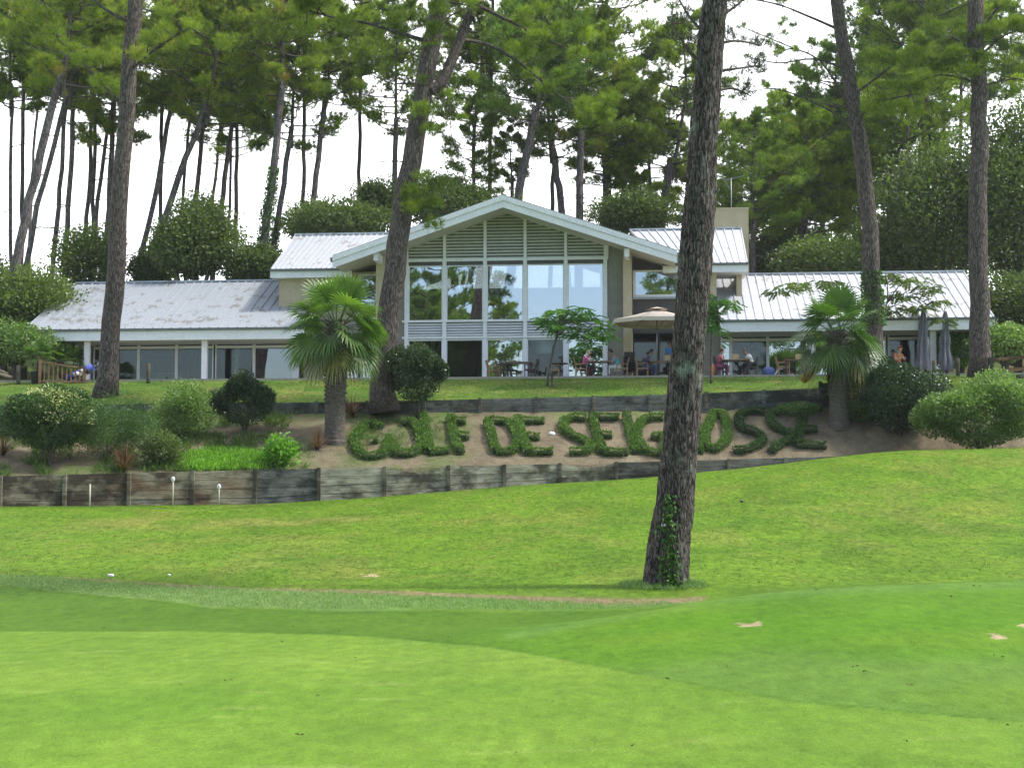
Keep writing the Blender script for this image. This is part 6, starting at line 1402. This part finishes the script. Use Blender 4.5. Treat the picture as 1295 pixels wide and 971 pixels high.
# right end: rail fence and low wall, car
t = empty('rail_fence', spot(1255, 60.6), 'low wooden rail fence with boards at the right edge behind the light bush', 'fence'); o_ = t.location
def lp(px, py): v = at(px, py, 60.6)-o_; return v
MB().box(-.09,-.09,-.6,.09,.09,lp(1250,452).z).build('post', M['plank_grey'], t)
MB().bar(lp(1240,456), lp(1345,448), .08, .13).build('rail', M['brownwood'], t); MB().bar(lp(1246,470), lp(1345,463), .12, .14).build('rail', M['brownwood'], t)
f = MB(); 
for k in range(3): f.bar(lp(1252,478+k*5.5), lp(1345,473+k*5.2), .06, .15)
f.build('board_panel', M['plank'], t)
x = lp(1340,450); MB().box(x.x-.08,-.08,-.6,x.x+.08,.08,x.z).build('post', M['plank_grey'], t)
def car():
    p = at(1322, 436, 74); t = empty('parked_car', (p.x, 74, gz(p.x, 74)), 'white parked car showing behind the bushes at the right edge', 'car', rz=.35)
    cm = simple('white_car_paint', (.75,.76,.78), (.72,.73,.75), .25, 2, 0); pr = [(-2.1,.35),(-2.15,.75),(-1.9,.9),(-1.1,1.0),(-.45,1.42),(.9,1.46),(1.75,1.05),(2.1,.95),(2.15,.4)]
    mb = MB(); vs = [(x, y*(.86 if z > 1.2 else 1), z) for y in (-.85,.85) for x, z in pr]; n = len(pr); mb.add(vs, [tuple(range(n)), tuple(reversed(range(n,2*n)))]+[(i,n+i,n+i+1,i+1) for i in range(n-1)]+[(n-1,2*n-1,n,0)]); b = mb.build('body', cm, t, .05)
    gm = M['glass']; w_ = MB(); 
    for s in (-1,1): w_.add([(-.95,s*.86,1.02),(1.4,s*.86,1.08),(.85,s*.76,1.38),(-.42,s*.76,1.36)], [(0,1,2,3)])
    w_.add([(-1.1,-.72,1.03),(-1.1,.72,1.03),(-.5,.66,1.39),(-.5,-.66,1.39)], [(0,1,2,3)]); w_.build('windows', M['dark'], t)
    for x in (-1.35,1.35):
        for s in (-1,1): wh = MB().lathe([(.0,-.1),(.2,-.11),(.31,-.1),(.33,0),(.31,.1),(.2,.11),(0,.1)], 20).build('wheel', M['wick'], t); wh.rotation_euler = (PI/2,0,0); wh.location = (x, s*.8, .33)
    for s in (-1,1): MB().ball((-2.08,s*.62,.72),(.06,.16,.09),10).build('headlight', M['metal'], t)
    return t
car()
# golf hole markers in front of the wall
def marker(px, pyb, pyt, disc, lab):
    h = hit(px, pyb+2); h = h if h and h.y < WL(px) else spot(px, WL(px)-.3); Y = h.y; H = (pyb-pyt)/F*Y; t = empty('marker_stake', h, lab, 'marker', 'thin stakes standing before the lower wall')
    MB().tube([(0,0,-.05),(0,0,H)], .022, 8).build('stake', M['stake'], t)
    if disc: 
        d = MB().lathe([(0,-.012),(.062,-.012),(.062,.012),(0,.012)], 20).build('number_plate', M['white'], t); d.rotation_euler = (PI/2,0,0); d.scale = (1,1.5,1); d.location = (0,-.03,H-.08)
        MB().box(-.006,-.05,H-.12,.006,-.0435,H-.04).build('digit', M['dark'], t) 
    else: MB().tube([(0,0,H),(0,0,H+.05)], .024, 8).build('tip', M['dark'], t)
M['stake'] = simple('pale_stake', (.55,.5,.38), (.5,.45,.34), .7)
marker(113.5,640,610,False,'plain pale stake, leftmost before the lower wall'); marker(218.5,638,601,True,'tallest pale stake with a white number plate'); marker(278,636,610,True,'shorter pale stake with a white number plate')
marker(876.5,601,570,False,'thin white stake just right of the big foreground trunk')
for px, py, s, lab in ((140,729,.05,'white golf tee marker lying on the slope, left one'),(214,728,.035,'small white golf ball on the slope, right one'),(938,635,.07,'small grey stone lying on the slope right of the big trunk')):
    h = hit(px, py); o = MB().ball((0,0,s*.5), (s*(1.3 if px == 140 else .8),s*.7,s*.6), 10).build('ball' if px == 214 else 'stone', M['white'] if px < 900 else M['post'], None); o.location = h; tag(o, lab, 'ball' if px == 214 else 'stone')
# ------------------------------------------------------------ pines beside and behind the camera (the windows mirror them)
rp = 'pine trees around the green'
def freepine(x, y, h, dia, ci, cs, lab, dark=True):
    b = Vector((x, y, gz(x, y) if abs(x) < 12 and y > 0 else -1.8)); root = empty('pine_tree', b, lab, 'pine tree', rp); mb = MB(); P = interp_path([Vector((0,0,-.3)), Vector((.2,.1,h*.4)), Vector((.5,0,h))], 18); mb.tube(P, [dia/2*(1-.4*i/17) for i in range(18)], 12, jit=.08); mb.build('trunk', M['bark'], root)
    bb, cc, H, R = (CRD if dark else CR)[ci % 4]
    for me, nm in ((bb, 'branches'), (cc, 'crown')): w = link(nm, me, root); w.location = P[-1]-Vector((0,0,1.0)); w.scale = (cs,)*3; w.rotation_euler = (0,0,x)
freepine(-17.5, 20, 9.5, .75, 0, 1.1, 'pine standing left of the green outside the picture, first')
freepine(-14.0, 24, 8.5, .8, 1, 1.0, 'pine standing left of the green outside the picture, second')
freepine(-19.0, 8, 13, .8, 2, 1.3, 'pine standing left of the green outside the picture, third')
freepine(-14.2, 12, 11.5, .7, 3, 1.05, 'pine standing left of the green outside the picture, fourth')
freepine(-27, -6, 15, .8, 1, 1.4, 'pine behind the viewer, left')
freepine(14, -30, 16, .8, 0, 1.3, 'pine behind the viewer, right')
SUN, SANG, SKYS, CLOUD, EXPO, HAZE = 2.9, 7.0, .15, 10.0, .9, .00019
# ============================================================ LIGHT, SKY, CAMERA
sc = bpy.context.scene
EL, AZ = math.radians(56), math.radians(95)            # azimuth from +Y towards +X
w = bpy.data.worlds.new('World'); sc.world = w; w.use_nodes = True; nt = w.node_tree; nt.nodes.clear()
N = nt.nodes.new; Lk = nt.links.new
out = N('ShaderNodeOutputWorld'); bg = N('ShaderNodeBackground'); sky = N('ShaderNodeTexSky'); sky.sky_type = 'NISHITA'; sky.sun_disc = False
sky.sun_elevation = EL; sky.sun_rotation = AZ; sky.air_density = 1.0; sky.dust_density = 1.5; sky.ozone_density = 1.5
tc = N('ShaderNodeTexCoord'); mp = N('ShaderNodeMapping'); mp.inputs['Scale'].default_value = (1, 1, 2.6); Lk(tc.outputs['Generated'], mp.inputs[0])
nz = N('ShaderNodeTexNoise'); nz.inputs['Scale'].default_value = 1.7; nz.inputs['Detail'].default_value = 6; nz.inputs['Roughness'].default_value = .55; Lk(mp.outputs[0], nz.inputs['Vector'])
sp = N('ShaderNodeSeparateXYZ'); Lk(tc.outputs['Generated'], sp.inputs[0])
ma = N('ShaderNodeMath'); ma.operation = 'MULTIPLY_ADD'; ma.inputs[1].default_value = .30; Lk(sp.outputs['Y'], ma.inputs[0]); Lk(nz.outputs['Fac'], ma.inputs[2])
rp_ = N('ShaderNodeValToRGB'); rp_.color_ramp.elements[0].position = .36; rp_.color_ramp.elements[0].color = (0,0,0,1); rp_.color_ramp.elements[1].position = .58; rp_.color_ramp.elements[1].color = (1,1,1,1); Lk(ma.outputs[0], rp_.inputs[0])
mx = N('ShaderNodeMix'); mx.data_type = 'RGBA'; Lk(rp_.outputs[0], mx.inputs[0]); Lk(sky.outputs[0], mx.inputs[6]); mx.inputs[7].default_value = (CLOUD*.97, CLOUD*.985, CLOUD*1.03, 1)
Lk(mx.outputs[2], bg.inputs[0]); bg.inputs[1].default_value = SKYS; Lk(bg.outputs[0], out.inputs[0])
ld = bpy.data.lights.new('Sun', 'SUN'); ld.energy = SUN; ld.angle = math.radians(SANG); ld.color = (1, .96, .88)
lo = bpy.data.objects.new('Sun', ld); C.objects.link(lo); d = Vector((math.sin(AZ)*math.cos(EL), math.cos(AZ)*math.cos(EL), math.sin(EL))); lo.rotation_euler = d.to_track_quat('Z', 'Y').to_euler()
cd = bpy.data.cameras.new('Camera'); co_ = bpy.data.objects.new('Camera', cd); C.objects.link(co_); cd.sensor_width = 36; cd.lens = 36*F/1295; cd.clip_start = .1; cd.clip_end = 9000
co_.location = (0,0,0); co_.rotation_euler = (PI/2+PITCH, 0, 0); sc.camera = co_
sc.view_settings.view_transform = 'Standard'; sc.view_settings.look = 'None'; sc.view_settings.exposure = EXPO; sc.view_settings.gamma = 1
sc.render.engine = 'CYCLES'; cy = sc.cycles; cy.max_bounces = 7; cy.diffuse_bounces = 3; cy.glossy_bounces = 3; cy.transparent_max_bounces = 12; cy.transmission_bounces = 4; cy.use_denoising = True; cy.sample_clamp_indirect = 6

hz = MB().box(-75, -42, -3.6, 75, 160, 40).mesh('haze'); hm = bpy.data.materials.new('haze_air'); hm.use_nodes = True; ht = hm.node_tree; ht.nodes.clear(); ho = ht.nodes.new('ShaderNodeOutputMaterial'); pv = ht.nodes.new('ShaderNodeVolumePrincipled')
pv.inputs['Density'].default_value = HAZE; pv.inputs['Color'].default_value = (.9,.93,1,1); pv.inputs['Anisotropy'].default_value = .3; ht.links.new(pv.outputs[0], ho.inputs['Volume'])
if HAZE > 0: tag(link('haze', hz, None, hm), 'thin bright summer air over the whole golf course', 'haze', kind='stuff')
